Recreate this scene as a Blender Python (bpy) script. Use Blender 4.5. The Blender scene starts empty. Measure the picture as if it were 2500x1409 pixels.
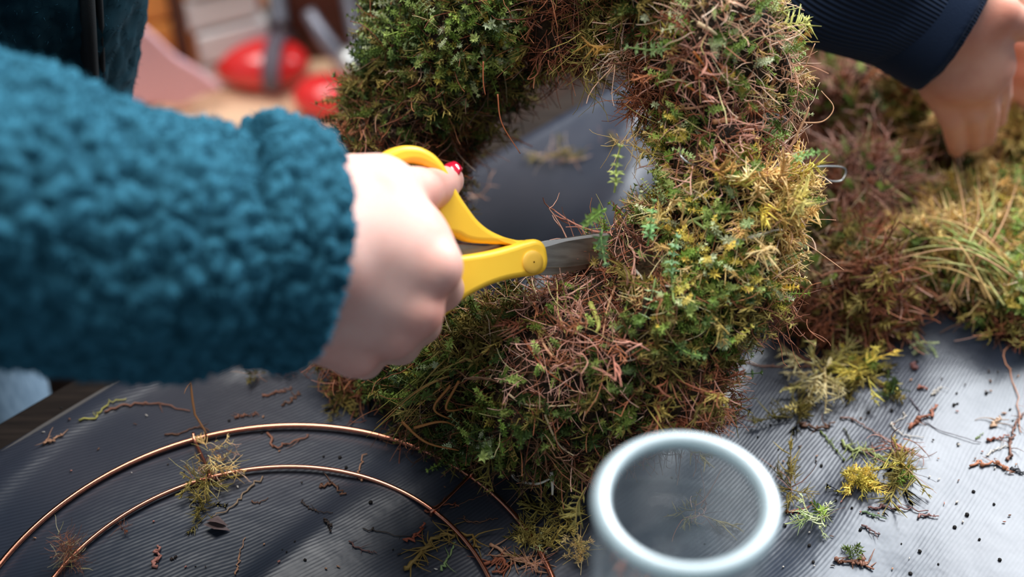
import bpy, math, random
import numpy as np
from mathutils import Vector, Matrix
random.seed(7)
R = np.random.default_rng(11)
SC = bpy.context.scene
COL = SC.collection
T = 0.75                       # height of the table top above the floor
TH = math.radians(42.0)
F = 3472.0
CAMH = 0.5

# ------------------------------------------------------------------ camera, light, exposure
cam_d = bpy.data.cameras.new('camera')
cam = bpy.data.objects.new('camera', cam_d); COL.objects.link(cam)
cam.location = (0, 0, T + CAMH)
cam.rotation_euler = (math.radians(90) - TH, 0, 0)
cam_d.sensor_width = 36.0
cam_d.lens = 36.0 * F / 2500.0
cam_d.clip_start = 0.02
cam_d.dof.use_dof = True
cam_d.dof.focus_distance = 0.622
cam_d.dof.aperture_fstop = 4.0
SC.camera = cam

world = bpy.data.worlds.new('overcast'); SC.world = world
world.use_nodes = True
wn = world.node_tree.nodes; wl = world.node_tree.links
wn['Background'].inputs['Color'].default_value = (0.72, 0.86, 1.0, 1)
wn['Background'].inputs['Strength'].default_value = 0.21

def area(name, loc, target, sx, sy, power, color):
    l = bpy.data.lights.new(name, 'AREA'); l.shape = 'RECTANGLE'
    l.size = sx; l.size_y = sy; l.energy = power; l.color = color
    o = bpy.data.objects.new(name, l); COL.objects.link(o)
    o.location = loc
    o.rotation_euler = (Vector(target) - Vector(loc)).to_track_quat('-Z', 'Y').to_euler()
    return o
area('window_light', (1.30, 1.80, 2.2), (0.30, 0.45, 0.75), 1.4, 1.4, 84, (0.90, 0.95, 1.0))
area('roof_light', (-0.40, 0.75, 2.7), (-0.05, 0.45, 0.8), 1.3, 1.0, 32, (1.0, 0.98, 0.95))

SC.view_settings.view_transform = 'Standard'
SC.view_settings.look = 'None'
SC.view_settings.gamma = 1.0
SC.view_settings.exposure = 0.56
SC.view_settings.use_curve_mapping = False

# ------------------------------------------------------------------ geometry of the place
SF, CF = math.sin(TH), math.cos(TH)
def ray(u, v):
    x = (u - 1250.0) / F; y = (704.5 - v) / F
    return np.array([x, CF + y * SF, -SF + y * CF])
C0 = np.array([0, 0, T + CAMH])
def P(u, v, d):
    return C0 + ray(u, v) * d
def plane(u, v, z=0.0):          # point at height z relative to the table top
    r = ray(u, v)
    return C0 + r * ((CAMH - z) / -r[2])
def uv_of(p):
    q = np.asarray(p) - C0
    d = q[..., 1] * CF - q[..., 2] * SF
    up = q[..., 1] * SF + q[..., 2] * CF
    return 1250 + F * q[..., 0] / d, 704.5 - F * up / d
RIGHT = np.array([1.0, 0, 0]); UP = np.array([0, SF, CF]); FWD = np.array([0, CF, -SF])

def hsh(ix, iy, iz, s=0):
    h = (ix.astype(np.int64) * 73856093) ^ (iy.astype(np.int64) * 19349663) ^ (iz.astype(np.int64) * 83492791) ^ (s * 2654435761)
    h = (h ^ (h >> 13)) * 1274126177
    h = h ^ (h >> 16)
    return (h & 0xFFFFFF) / float(0xFFFFFF)
def vnoise(p, scale, s=0):
    q = np.asarray(p) * scale
    i = np.floor(q); f = q - i; f = f * f * (3 - 2 * f); i = i.astype(np.int64)
    out = 0
    for dx in (0, 1):
        for dy in (0, 1):
            for dz in (0, 1):
                w = (f[..., 0] if dx else 1 - f[..., 0]) * (f[..., 1] if dy else 1 - f[..., 1]) * (f[..., 2] if dz else 1 - f[..., 2])
                out = out + w * hsh(i[..., 0] + dx, i[..., 1] + dy, i[..., 2] + dz, s)
    return out
def worley(p, scale, s=0):
    q = np.asarray(p) * scale
    i = np.floor(q).astype(np.int64)
    best = np.full(q.shape[:-1], 9.0)
    for dx in (-1, 0, 1):
        for dy in (-1, 0, 1):
            for dz in (-1, 0, 1):
                a, b, c = i[..., 0] + dx, i[..., 1] + dy, i[..., 2] + dz
                d = (a + hsh(a, b, c, s + 1) - q[..., 0])**2 + (b + hsh(a, b, c, s + 2) - q[..., 1])**2 + (c + hsh(a, b, c, s + 3) - q[..., 2])**2
                best = np.minimum(best, d)
    return np.sqrt(best)

def S(r, g, b):                 # sRGB 0-255 -> linear
    o = []
    for c in (r, g, b):
        c = c / 255.0
        o.append(c / 12.92 if c < 0.04045 else ((c + 0.055) / 1.055) ** 2.4)
    return tuple(o)

# ------------------------------------------------------------------ mesh helpers
def mesh(name, v, f, col=None, smooth=True):
    v = np.ascontiguousarray(v, dtype=np.float32).reshape(-1, 3)
    f = np.ascontiguousarray(f, dtype=np.int32)
    k = f.shape[1]
    me = bpy.data.meshes.new(name)
    me.vertices.add(len(v)); me.vertices.foreach_set('co', v.ravel())
    me.loops.add(len(f) * k); me.loops.foreach_set('vertex_index', f.ravel())
    me.polygons.add(len(f)); me.polygons.foreach_set('loop_start', np.arange(0, len(f) * k, k, dtype=np.int32))
    me.polygons.foreach_set('use_smooth', np.full(len(f), smooth, dtype=bool))
    if col is not None:
        a = me.color_attributes.new('tint', 'FLOAT_COLOR', 'POINT')
        c = np.ones((len(v), 4), dtype=np.float32); c[:, :3] = col
        a.data.foreach_set('color', c.ravel())
    me.update(calc_edges=True)
    return me
def obj(name, me, mat=None, parent=None, **props):
    o = bpy.data.objects.new(name, me); COL.objects.link(o)
    if mat is not None and me is not None and len(me.materials) == 0:
        me.materials.append(mat)
    if parent is not None: o.parent = parent
    for k, val in props.items(): o[k] = val
    return o
def empty(name, loc, label, category, group=None):
    o = bpy.data.objects.new(name, None); COL.objects.link(o)
    o.location = loc; o.empty_display_size = 0.02
    o['label'] = label; o['category'] = category
    if group: o['group'] = group
    return o
EMPTY_LOC = {}
def child(name, me, mat, parent, **props):   # mesh given in world coordinates, parent an unrotated Empty
    o = obj(name, me, mat, parent, **props)
    o.location = -Vector(parent.location)
    return o
def tag(o, label, category, group=None):
    o['label'] = label; o['category'] = category
    if group: o['group'] = group
    return o
def recentre(o):                 # put a world-coordinate mesh's origin at its base
    me = o.data; n = len(me.vertices); c = np.empty(n * 3, dtype=np.float32)
    me.vertices.foreach_get('co', c); c = c.reshape(-1, 3)
    b = c.mean(0); b[2] = c[:, 2].min()
    me.vertices.foreach_set('co', (c - b).ravel()); me.update()
    o.location = Vector([float(x) for x in b])
    return o

def catmull(pts, n):
    p = np.asarray(pts, float); m = len(p)
    q = np.vstack([2 * p[0] - p[1], p, 2 * p[-1] - p[-2]])
    t = np.linspace(0, m - 1 - 1e-9, n); i = np.floor(t).astype(int); f = (t - i)[:, None]
    a, b, c, d = q[i], q[i + 1], q[i + 2], q[i + 3]
    return 0.5 * ((2 * b) + (-a + c) * f + (2 * a - 5 * b + 4 * c - d) * f**2 + (-a + 3 * b - 3 * c + d) * f**3)
def tubes(paths, radii, sides=3, closed_tip=True):
    """paths (N,K,3), radii (N,K) -> verts, quads-as-tris"""
    paths = np.asarray(paths, float)
    if paths.ndim == 2: paths = paths[None]
    N, K, _ = paths.shape
    radii = np.broadcast_to(np.asarray(radii, float), (N, K))
    t = np.gradient(paths, axis=1)
    t /= np.linalg.norm(t, axis=2, keepdims=True) + 1e-12
    ref = np.where(np.abs(t[:, :1, 2:3]) > 0.9, np.array([1.0, 0, 0]), np.array([0, 0, 1.0]))
    a = np.cross(t, np.broadcast_to(ref, t.shape)); a /= np.linalg.norm(a, axis=2, keepdims=True) + 1e-9
    b = np.cross(t, a)
    ang = np.arange(sides) / sides * 2 * np.pi
    v = paths[:, :, None] + radii[:, :, None, None] * (a[:, :, None] * np.cos(ang)[:, None] + b[:, :, None] * np.sin(ang)[:, None])
    base = (np.arange(N) * K * sides)[:, None, None] + (np.arange(K - 1) * sides)[None, :, None]
    s0 = np.arange(sides); s1 = (s0 + 1) % sides
    q = np.stack([base + s0, base + s1, base + sides + s1, base + sides + s0], -1).reshape(-1, 4)
    f = np.vstack([q[:, [0, 1, 2]], q[:, [0, 2, 3]]])
    caps = []
    if sides > 3:
        for k in range(1, sides - 1):
            for n in range(N):
                o0 = n * K * sides; o1 = o0 + (K - 1) * sides
                caps.append((o0, o0 + k + 1, o0 + k)); caps.append((o1, o1 + k, o1 + k + 1))
        f = np.vstack([f, np.array(caps)])
    return v.reshape(-1, 3), f
def leaves(pos, dirn, nrm, ln, wd, curl=0.15):
    """pointed folded leaves: N x (5 verts, 4 tris)"""
    pos, dirn, nrm = map(np.asarray, (pos, dirn, nrm))
    side = np.cross(dirn, nrm); side /= np.linalg.norm(side, axis=1, keepdims=True) + 1e-9
    n2 = np.cross(side, dirn)
    ln = np.broadcast_to(ln, len(pos))[:, None]; wd = np.broadcast_to(wd, len(pos))[:, None]
    v = np.stack([pos, pos + dirn * ln * .5 + side * wd * .5 + n2 * wd * .25, pos + dirn * ln * .5, pos + dirn * ln * .5 - side * wd * .5 + n2 * wd * .25,
                  pos + dirn * ln - n2 * ln * curl], 1)
    f = np.array([[0, 1, 2], [0, 2, 3], [1, 4, 2], [2, 4, 3]])[None] + (np.arange(len(pos)) * 5)[:, None, None]
    return v.reshape(-1, 3), f.reshape(-1, 3)
def merge(parts):
    vs, fs, cs, o = [], [], [], 0
    for p in parts:
        v, f = p[0], p[1]
        vs.append(v); fs.append(f + o); o += len(v)
        c = p[2] if len(p) > 2 else np.ones(3)
        cs.append(np.broadcast_to(np.asarray(c, float), (len(v), 3)))
    return np.vstack(vs), np.vstack(fs), np.vstack(cs)
def unit(a):
    a = np.asarray(a, float); return a / (np.linalg.norm(a, axis=-1, keepdims=True) + 1e-12)

def boxv(x0, x1, y0, y1, z0, z1):
    v = np.array([(x, y, z) for x in (x0, x1) for y in (y0, y1) for z in (z0, z1)], float)
    f = np.array([(0, 1, 3, 2), (4, 6, 7, 5), (0, 4, 5, 1), (2, 3, 7, 6), (0, 2, 6, 4), (1, 5, 7, 3)])
    return v, f
def bevel(o, w=0.002, seg=2):
    m = o.modifiers.new('edge', 'BEVEL'); m.width = w; m.segments = seg; m.limit_method = 'ANGLE'
    return o

def surface_nets(fn, lo, hi, step, smooth_it=0):
    """continuous surface of the field fn(points)=0 (negative inside)"""
    lo = np.asarray(lo, float); hi = np.asarray(hi, float)
    n = np.maximum(((hi - lo) / step).astype(int) + 2, 3)
    ax = [lo[i] + np.arange(n[i]) * step for i in range(3)]
    g = np.stack(np.meshgrid(*ax, indexing='ij'), -1)
    val = np.empty(g.shape[:3])
    for i in range(0, n[0], 24):
        val[i:i + 24] = fn(g[i:i + 24])
    ins = val < 0
    c = [ins[dx:n[0] - 1 + dx, dy:n[1] - 1 + dy, dz:n[2] - 1 + dz] for dx in (0, 1) for dy in (0, 1) for dz in (0, 1)]
    cnt = sum(x.astype(int) for x in c)
    act = (cnt > 0) & (cnt < 8)
    idx = -np.ones(act.shape, int); ii = np.argwhere(act); idx[act] = np.arange(len(ii))
    acc = np.zeros((len(ii), 3)); wt = np.zeros(len(ii))
    corner = [(dx, dy, dz) for dx in (0, 1) for dy in (0, 1) for dz in (0, 1)]
    for a in range(8):
        for b in range(a + 1, 8):
            if sum(abs(corner[a][k] - corner[b][k]) for k in range(3)) != 1: continue
            va = val[ii[:, 0] + corner[a][0], ii[:, 1] + corner[a][1], ii[:, 2] + corner[a][2]]
            vb = val[ii[:, 0] + corner[b][0], ii[:, 1] + corner[b][1], ii[:, 2] + corner[b][2]]
            m = (va < 0) != (vb < 0)
            t = np.where(m, va / np.where(np.abs(va - vb) < 1e-12, 1, va - vb), 0)
            pt = np.array(corner[a]) + t[:, None] * (np.array(corner[b]) - np.array(corner[a]))
            acc += np.where(m[:, None], pt, 0); wt += m
    v = lo + (ii + acc / wt[:, None]) * step
    fs = []
    for k in range(3):
        a, b = (k + 1) % 3, (k + 2) % 3
        sl0 = [slice(1, n[j] - 1) for j in range(3)]; sl1 = list(sl0)
        sl0[k] = slice(0, n[k] - 1); sl1[k] = slice(1, n[k])
        x = ins[tuple(sl0)]; y = ins[tuple(sl1)]
        e = np.argwhere(x != y)
        flip = x[tuple(e.T)]
        off = np.ones(3, int); off[k] = 0
        e = e + off
        ea = np.zeros(3, int); ea[a] = 1; eb = np.zeros(3, int); eb[b] = 1
        q = np.stack([idx[tuple((e - ea - eb).T)], idx[tuple((e - eb).T)], idx[tuple(e.T)], idx[tuple((e - ea).T)]], 1)
        q[~flip] = q[~flip][:, ::-1]
        fs.append(q)
    f = np.vstack(fs); f = f[(f >= 0).all(1)]
    for _ in range(smooth_it):
        s = np.zeros_like(v); w = np.zeros(len(v))
        for a, b in ((0, 1), (1, 2), (2, 3), (3, 0)):
            np.add.at(s, f[:, a], v[f[:, b]]); np.add.at(w, f[:, a], 1)
            np.add.at(s, f[:, b], v[f[:, a]]); np.add.at(w, f[:, b], 1)
        v = 0.5 * v + 0.5 * s / w[:, None]
    return v, f
def normals(v, f):
    a = v[f[:, 2]] - v[f[:, 0]]; b = v[f[:, -1]] - v[f[:, 1]]
    fn = np.cross(a, b); n = np.zeros_like(v)
    for k in range(f.shape[1]): np.add.at(n, f[:, k], fn)
    return unit(n)
def cone(p, a, b, ra, rb):
    ab = b - a; t = np.clip(((p - a) @ ab) / (ab @ ab), 0, 1)
    return np.linalg.norm(p - a - t[..., None] * ab, axis=-1) - (ra + (rb - ra) * t)
def ellip(p, c, axes, r):
    q = (p - c) @ np.asarray(axes).T / np.asarray(r)
    k = np.linalg.norm(q, axis=-1)
    return (k - 1) * min(r)
def smin(a, b, k):
    h = np.clip(0.5 + 0.5 * (b - a) / k, 0, 1)
    return b + (a - b) * h - k * h * (1 - h)
def sample_surface(v, f, n):
    a, b, c = v[f[:, 0]], v[f[:, 1]], v[f[:, 2]]
    d = v[f[:, -1]]
    ar = np.linalg.norm(np.cross(c - a, d - b), axis=1)
    i = R.choice(len(f), n, p=ar / ar.sum())
    s, t = R.random((2, n, 1))
    p = (a[i] * (1 - s) + b[i] * s) * (1 - t) + (d[i] * (1 - s) + c[i] * s) * t
    nn = unit(np.cross(c[i] - a[i], d[i] - b[i]))
    return p, nn

# ------------------------------------------------------------------ materials
def mat(name, color=(.5, .5, .5), rough=.6, metal=0.0, spec=.5, tint=False, noise=None, bump=None, sss=0, sheen=0, trans=0, ior=1.45, emis=None, coat=0):
    m = bpy.data.materials.new(name); m.use_nodes = True
    nt = m.node_tree; b = nt.nodes['Principled BSDF']
    b.inputs['Base Color'].default_value = (*color, 1)
    b.inputs['Roughness'].default_value = rough
    b.inputs['Metallic'].default_value = metal
    b.inputs['Specular IOR Level'].default_value = spec
    b.inputs['IOR'].default_value = ior
    if trans: b.inputs['Transmission Weight'].default_value = trans
    if coat: b.inputs['Coat Weight'].default_value = coat
    if sheen:
        b.inputs['Sheen Weight'].default_value = sheen; b.inputs['Sheen Roughness'].default_value = .5
        b.inputs['Sheen Tint'].default_value = (*[min(1, c * 3 + .1) for c in color], 1)
    if sss:
        b.inputs['Subsurface Weight'].default_value = sss
        b.inputs['Subsurface Radius'].default_value = (1.0, .35, .2); b.inputs['Subsurface Scale'].default_value = .006
    L = nt.links
    tc = nt.nodes.new('ShaderNodeTexCoord')
    if tint:
        at = nt.nodes.new('ShaderNodeAttribute'); at.attribute_name = 'tint'
        oi = nt.nodes.new('ShaderNodeObjectInfo')
        mx = nt.nodes.new('ShaderNodeMix'); mx.data_type = 'RGBA'; mx.blend_type = 'MULTIPLY'; mx.inputs[0].default_value = 1
        L.new(at.outputs['Color'], mx.inputs[6]); L.new(oi.outputs['Color'], mx.inputs[7])
        L.new(mx.outputs[2], b.inputs['Base Color'])
    if noise:                     # (scale, colour2, lo, hi, stretch)
        sc, c2, lo_, hi_, st = noise
        mp = nt.nodes.new('ShaderNodeMapping'); mp.inputs['Scale'].default_value = st
        no = nt.nodes.new('ShaderNodeTexNoise'); no.inputs['Scale'].default_value = sc; no.inputs['Detail'].default_value = 6
        cr = nt.nodes.new('ShaderNodeValToRGB')
        cr.color_ramp.elements[0].position = lo_; cr.color_ramp.elements[0].color = (*color, 1)
        cr.color_ramp.elements[1].position = hi_; cr.color_ramp.elements[1].color = (*c2, 1)
        L.new(tc.outputs['Object'], mp.inputs['Vector']); L.new(mp.outputs[0], no.inputs['Vector'])
        L.new(no.outputs['Fac'], cr.inputs['Fac']); L.new(cr.outputs['Color'], b.inputs['Base Color'])
    if bump:                      # (scale, strength, distance)
        n2 = nt.nodes.new('ShaderNodeTexNoise'); n2.inputs['Scale'].default_value = bump[0]; n2.inputs['Detail'].default_value = 5
        bp = nt.nodes.new('ShaderNodeBump'); bp.inputs['Strength'].default_value = bump[1]; bp.inputs['Distance'].default_value = bump[2]
        L.new(tc.outputs['Object'], n2.inputs['Vector']); L.new(n2.outputs['Fac'], bp.inputs['Height']); L.new(bp.outputs[0], b.inputs['Normal'])
    return m

M_plant = mat('plant', rough=.55, spec=.35, tint=True)
M_core = mat('moss_core', S(34, 24, 14), .9, noise=(90, S(66, 50, 26), .35, .7, (1, 1, 1)), bump=(400, 1, .004))
M_core_red = mat('moss_core_red', S(50, 27, 18), .9, noise=(90, S(84, 52, 34), .35, .7, (1, 1, 1)), bump=(400, 1, .004))
M_skin = mat('skin', S(238, 190, 176), .45, spec=.4, sss=.25, noise=(28, S(222, 154, 138), .42, .74, (1, 1, 1)), bump=(900, .12, .0006))
M_skin2 = mat('skin_warm', S(232, 172, 150), .5, spec=.35, sss=.2, noise=(30, S(214, 138, 116), .4, .7, (1, 1, 1)), bump=(900, .15, .0006))
M_nail = mat('nail_varnish', S(196, 22, 52), .12, spec=.7, coat=1)
M_nail_bare = mat('bare_nail', S(225, 165, 150), .25)
M_yellow = mat('yellow_plastic', S(254, 204, 60), .33, spec=.5, noise=(60, S(250, 196, 54), .3, .8, (1, 1, 1)), bump=(1500, .05, .0003))
M_yellow_cap = mat('yellow_cap', S(226, 178, 66), .45)
M_steel = mat('steel', S(176, 168, 162), .36, metal=1, noise=(60, S(132, 124, 118), .4, .7, (1, 6, 1)), bump=(800, .06, .0003))
M_edge = mat('ground_steel', S(220, 220, 222), .35, metal=.6)
M_copper = mat('copper', S(226, 150, 122), .22, metal=1, noise=(18, S(196, 122, 98), .35, .75, (1, 1, 1)))
M_wire = mat('silver_wire', S(175, 175, 172), .3, metal=.9)
M_fleece = mat('teal_fleece', S(16, 96, 126), .95, spec=.1, sheen=.25, tint=True)
M_fleece_shaded = mat('shaded_teal_fleece', S(14, 48, 60), .95, spec=.1, sheen=.2, tint=True)  # same fleece as the sleeve, front's shade put into its colour
M_zip = mat('zip_tape', S(8, 14, 18), .8, bump=(2500, .4, .0004))
M_jeans = mat('faded_denim', S(104, 128, 148), .85, noise=(500, S(124, 148, 168), .4, .6, (1, 1, .2)))
M_wood_edge = mat('worn_table_wood', S(46, 37, 31), .8, spec=.15, noise=(22, S(26, 20, 17), .35, .7, (1, 12, 1)), bump=(90, .3, .001))
M_orange = mat('orange_pine', S(236, 160, 80), .45, noise=(7, S(220, 136, 66), .3, .7, (1, 1, 9)), bump=(60, .15, .001))
M_tan = mat('pale_bench_wood', S(232, 198, 166), .6, noise=(5, S(216, 172, 134), .3, .7, (1, 10, 1)), bump=(60, .2, .001))
M_box = mat('pale_grey_card', S(232, 226, 224), .8, noise=(12, S(218, 210, 208), .3, .7, (1, 1, 1)))
M_red = mat('red_enamel', S(222, 44, 44), .25, spec=.6, coat=.4)
M_strap = mat('grey_webbing', S(98, 88, 98), .6, bump=(900, .4, .0005))
M_greymetal = mat('grey_painted_metal', S(128, 128, 138), .35, metal=.5)
M_silver = mat('silver_knob', S(205, 205, 202), .35, metal=.6)
M_pink = mat('pink_cloth', S(232, 182, 192), .85, sheen=.3, bump=(1600, .3, .0006))
M_brown = mat('dark_brown_boards', S(96, 50, 34), .6, noise=(6, S(62, 32, 24), .3, .7, (1, 1, 8)), bump=(50, .2, .001))
M_floor = mat('dark_floorboards', S(38, 26, 20), .6, noise=(6, S(58, 40, 30), .3, .7, (8, 1, 1)))
M_wall = mat('dark_wall', S(60, 44, 38), .8, noise=(4, S(80, 60, 50), .3, .7, (1, 1, 1)))
M_soil = mat('soil_crumb', S(26, 22, 20), .9, bump=(900, .6, .001))
M_bark = mat('bark', S(104, 62, 44), .8, tint=True)
M_rim_glass = mat('frosted_glass_rim', S(168, 188, 194), .5, trans=.4, ior=1.45)
M_glass = bpy.data.materials.new('clear_glass'); M_glass.use_nodes = True
_n = M_glass.node_tree.nodes; _l = M_glass.node_tree.links; _n.clear()
_o = _n.new('ShaderNodeOutputMaterial'); _x = _n.new('ShaderNodeMixShader'); _t = _n.new('ShaderNodeBsdfTransparent'); _g = _n.new('ShaderNodeBsdfGlossy'); _w = _n.new('ShaderNodeLayerWeight'); _mm = _n.new('ShaderNodeMath')
_t.inputs[0].default_value = (.95, .975, .98, 1); _g.inputs['Roughness'].default_value = .06; _w.inputs[0].default_value = .35
_mm.operation = 'MULTIPLY_ADD'; _mm.inputs[1].default_value = .4; _mm.inputs[2].default_value = .05
_l.new(_w.outputs['Fresnel'], _mm.inputs[0]); _l.new(_mm.outputs[0], _x.inputs[0]); _l.new(_t.outputs[0], _x.inputs[1]); _l.new(_g.outputs[0], _x.inputs[2]); _d = _n.new('ShaderNodeBsdfDiffuse'); _d.inputs[0].default_value = (*S(196, 210, 214), 1); _y = _n.new('ShaderNodeMixShader'); _y.inputs[0].default_value = .035; _l.new(_x.outputs[0], _y.inputs[1]); _l.new(_d.outputs[0], _y.inputs[2]); _l.new(_y.outputs[0], _o.inputs[0])  # pale diffuse share paints in the haze of the wall reflections

def corduroy():
    m = mat('navy_corduroy', S(22, 32, 50), .9, spec=.15, sheen=.4)
    nt = m.node_tree; L = nt.links; b = nt.nodes['Principled BSDF']
    at = nt.nodes.new('ShaderNodeAttribute'); at.attribute_name = 'rib'
    sep = nt.nodes.new('ShaderNodeSeparateColor'); L.new(at.outputs['Color'], sep.inputs[0])
    mu = nt.nodes.new('ShaderNodeMath'); mu.operation = 'MULTIPLY'; mu.inputs[1].default_value = 2 * math.pi * 1000 / 2.3
    si = nt.nodes.new('ShaderNodeMath'); si.operation = 'SINE'
    L.new(sep.outputs[0], mu.inputs[0]); L.new(mu.outputs[0], si.inputs[0])
    bp = nt.nodes.new('ShaderNodeBump'); bp.inputs['Strength'].default_value = 1; bp.inputs['Distance'].default_value = .0005
    L.new(si.outputs[0], bp.inputs['Height']); L.new(bp.outputs[0], b.inputs['Normal'])
    cr = nt.nodes.new('ShaderNodeValToRGB')
    cr.color_ramp.elements[0].position = .2; cr.color_ramp.elements[0].color = (*S(18, 27, 42), 1)
    cr.color_ramp.elements[1].position = .9; cr.color_ramp.elements[1].color = (*S(34, 48, 72), 1)
    ad = nt.nodes.new('ShaderNodeMath'); ad.operation = 'MULTIPLY_ADD'; ad.inputs[1].default_value = .5; ad.inputs[2].default_value = .5
    L.new(si.outputs[0], ad.inputs[0]); L.new(ad.outputs[0], cr.inputs[0]); L.new(cr.outputs[0], b.inputs['Base Color'])
    return m
M_cord = corduroy()
M_cord_cuff = mat('navy_cuff_cloth', S(24, 36, 56), .9, spec=.15, sheen=.3, bump=(1500, .5, .0006))

# ------------------------------------------------------------------ the table and its sheet
E0 = plane(0, 1110)[:2]; E1 = plane(1560, 180)[:2]
ED = (E1 - E0) / np.linalg.norm(E1 - E0)         # along the table's edge
EN = np.array([ED[1], -ED[0]])                     # into the table
def st(s, t): return E0 + ED * s + EN * t
def quadbox(s0, s1, t0, t1, z0, z1):
    c = [st(s0, t0), st(s1, t0), st(s1, t1), st(s0, t1)]
    v = np.array([(*p, z) for z in (z0, z1) for p in c])
    f = np.array([(3, 2, 1, 0), (4, 5, 6, 7), (0, 1, 5, 4), (1, 2, 6, 5), (2, 3, 7, 6), (3, 0, 4, 7)])
    return v, f
tb = empty('table', (*st(.5, .4), 0), 'wooden worktable under the ribbed dark sheet, bare board along its edge', 'table')
for i in range(7):
    t0 = -.022 + i * .132
    o = child('plank', mesh('plank', *quadbox(-.55, 1.25, t0, t0 + .130, T - .036, T - .003), smooth=False), M_wood_edge, tb); bevel(o, .003)
for s in (-.48, 1.14):
    for t in (.03, .80):
        child('leg', mesh('leg', *quadbox(s, s + .06, t, t + .06, 0, T - .036), smooth=False), M_wood_edge, tb)
for a in ((-.42, 1.14, .04, .062), (-.42, 1.14, .825, .847)):
    child('apron', mesh('apron', *quadbox(*a, T - .125, T - .036), smooth=False), M_wood_edge, tb)

# stripes of the woven sheet: arcs round a far centre, so their direction turns slowly across the table
def wdir(u, v, du, dv):
    a = plane(u, v)[:2]; b = plane(u + du, v + dv)[:2]; return a, (b - a) / np.linalg.norm(b - a)
pa, da = wdir(300, 1260, 30, -9.5); pb, db = wdir(2200, 1200, 20, -27)
na = np.array([-da[1], da[0]]); nb = np.array([-db[1], db[0]])
k = np.linalg.solve(np.stack([na, -nb], 1), pb - pa)
RC = pa + na * k[0]
def sheet_mat():
    m = mat('woven_weed_sheet', S(88, 94, 106), .30, spec=.55, ior=1.5)
    nt = m.node_tree; L = nt.links; b = nt.nodes['Principled BSDF']
    ge = nt.nodes.new('ShaderNodeNewGeometry')
    sb = nt.nodes.new('ShaderNodeVectorMath'); sb.operation = 'SUBTRACT'; sb.inputs[1].default_value = (RC[0], RC[1], 0)
    ml = nt.nodes.new('ShaderNodeVectorMath'); ml.operation = 'MULTIPLY'; ml.inputs[1].default_value = (1, 1, 0)
    ln = nt.nodes.new('ShaderNodeVectorMath'); ln.operation = 'LENGTH'
    L.new(ge.outputs['Position'], sb.inputs[0]); L.new(sb.outputs[0], ml.inputs[0]); L.new(ml.outputs[0], ln.inputs[0])
    # slight waviness
    no = nt.nodes.new('ShaderNodeTexNoise'); no.inputs['Scale'].default_value = 9; no.inputs['Detail'].default_value = 2
    L.new(ge.outputs['Position'], no.inputs['Vector'])
    wa = nt.nodes.new('ShaderNodeMath'); wa.operation = 'MULTIPLY_ADD'; wa.inputs[1].default_value = .02
    L.new(no.outputs['Fac'], wa.inputs[0]); L.new(ln.outputs['Value'], wa.inputs[2])
    mu = nt.nodes.new('ShaderNodeMath'); mu.operation = 'MULTIPLY'; mu.inputs[1].default_value = 2 * math.pi / .0018
    si = nt.nodes.new('ShaderNodeMath'); si.operation = 'SINE'
    L.new(wa.outputs[0], mu.inputs[0]); L.new(mu.outputs[0], si.inputs[0])
    n3 = nt.nodes.new('ShaderNodeTexNoise'); n3.inputs['Scale'].default_value = 7; n3.inputs['Detail'].default_value = 6
    L.new(ge.outputs['Position'], n3.inputs['Vector'])
    cr = nt.nodes.new('ShaderNodeValToRGB')
    cr.color_ramp.elements[0].position = .38; cr.color_ramp.elements[0].color = (*S(40, 48, 61), 1)
    cr.color_ramp.elements[1].position = .66; cr.color_ramp.elements[1].color = (*S(66, 66, 74), 1)
    L.new(n3.outputs['Fac'], cr.inputs[0])
    # ribs a touch paler than the grooves between them
    mx = nt.nodes.new('ShaderNodeMix'); mx.data_type = 'RGBA'; mx.blend_type = 'MULTIPLY'
    fa = nt.nodes.new('ShaderNodeMath'); fa.operation = 'MULTIPLY_ADD'; fa.inputs[1].default_value = -.20; fa.inputs[2].default_value = .21
    L.new(si.outputs[0], fa.inputs[0]); L.new(fa.outputs[0], mx.inputs[0])
    mx.inputs[7].default_value = (.35, .37, .4, 1)
    L.new(cr.outputs[0], mx.inputs[6]); L.new(mx.outputs[2], b.inputs['Base Color'])
    bp = nt.nodes.new('ShaderNodeBump'); bp.inputs['Strength'].default_value = .08; bp.inputs['Distance'].default_value = .0002
    L.new(si.outputs[0], bp.inputs['Height'])
    n4 = nt.nodes.new('ShaderNodeTexNoise'); n4.inputs['Scale'].default_value = 26; n4.inputs['Detail'].default_value = 4
    L.new(ge.outputs['Position'], n4.inputs['Vector'])
    b2 = nt.nodes.new('ShaderNodeBump'); b2.inputs['Strength'].default_value = .3; b2.inputs['Distance'].default_value = .003
    L.new(n4.outputs['Fac'], b2.inputs['Height']); L.new(bp.outputs[0], b2.inputs['Normal']); L.new(b2.outputs[0], b.inputs['Normal'])
    return m
M_sheet = sheet_mat()
def sheet_h(x, y):               # height of the sheet above the table top
    p = np.stack([x, y, np.zeros_like(x)], -1)
    w = vnoise(p, 9, 3) * .6 + vnoise(p, 21, 4) * .3
    # a few drawn-in creases running up to the right
    q = np.stack([x * .8 - y * .6, (x * .6 + y * .8) * .25, np.zeros_like(x)], -1)
    cr = np.abs(vnoise(q, 17, 9) - .5)
    return .0006 + .0042 * w * w + .0022 * np.exp(-(cr / .05)**2)
ns, ntt = 340, 180
sv = np.linspace(-.52, 1.2, ns); tv = np.linspace(0.0, .86, ntt)
SS, TT = np.meshgrid(sv, tv, indexing='ij')
X = E0[0] + ED[0] * SS + EN[0] * TT; Y = E0[1] + ED[1] * SS + EN[1] * TT
Z = T + sheet_h(X, Y)
lip = np.exp(-(TT / .0045)**2) * .0010
Z = Z + lip
ii = (np.arange(ns - 1)[:, None] * ntt + np.arange(ntt - 1)[None]).reshape(-1)
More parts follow.
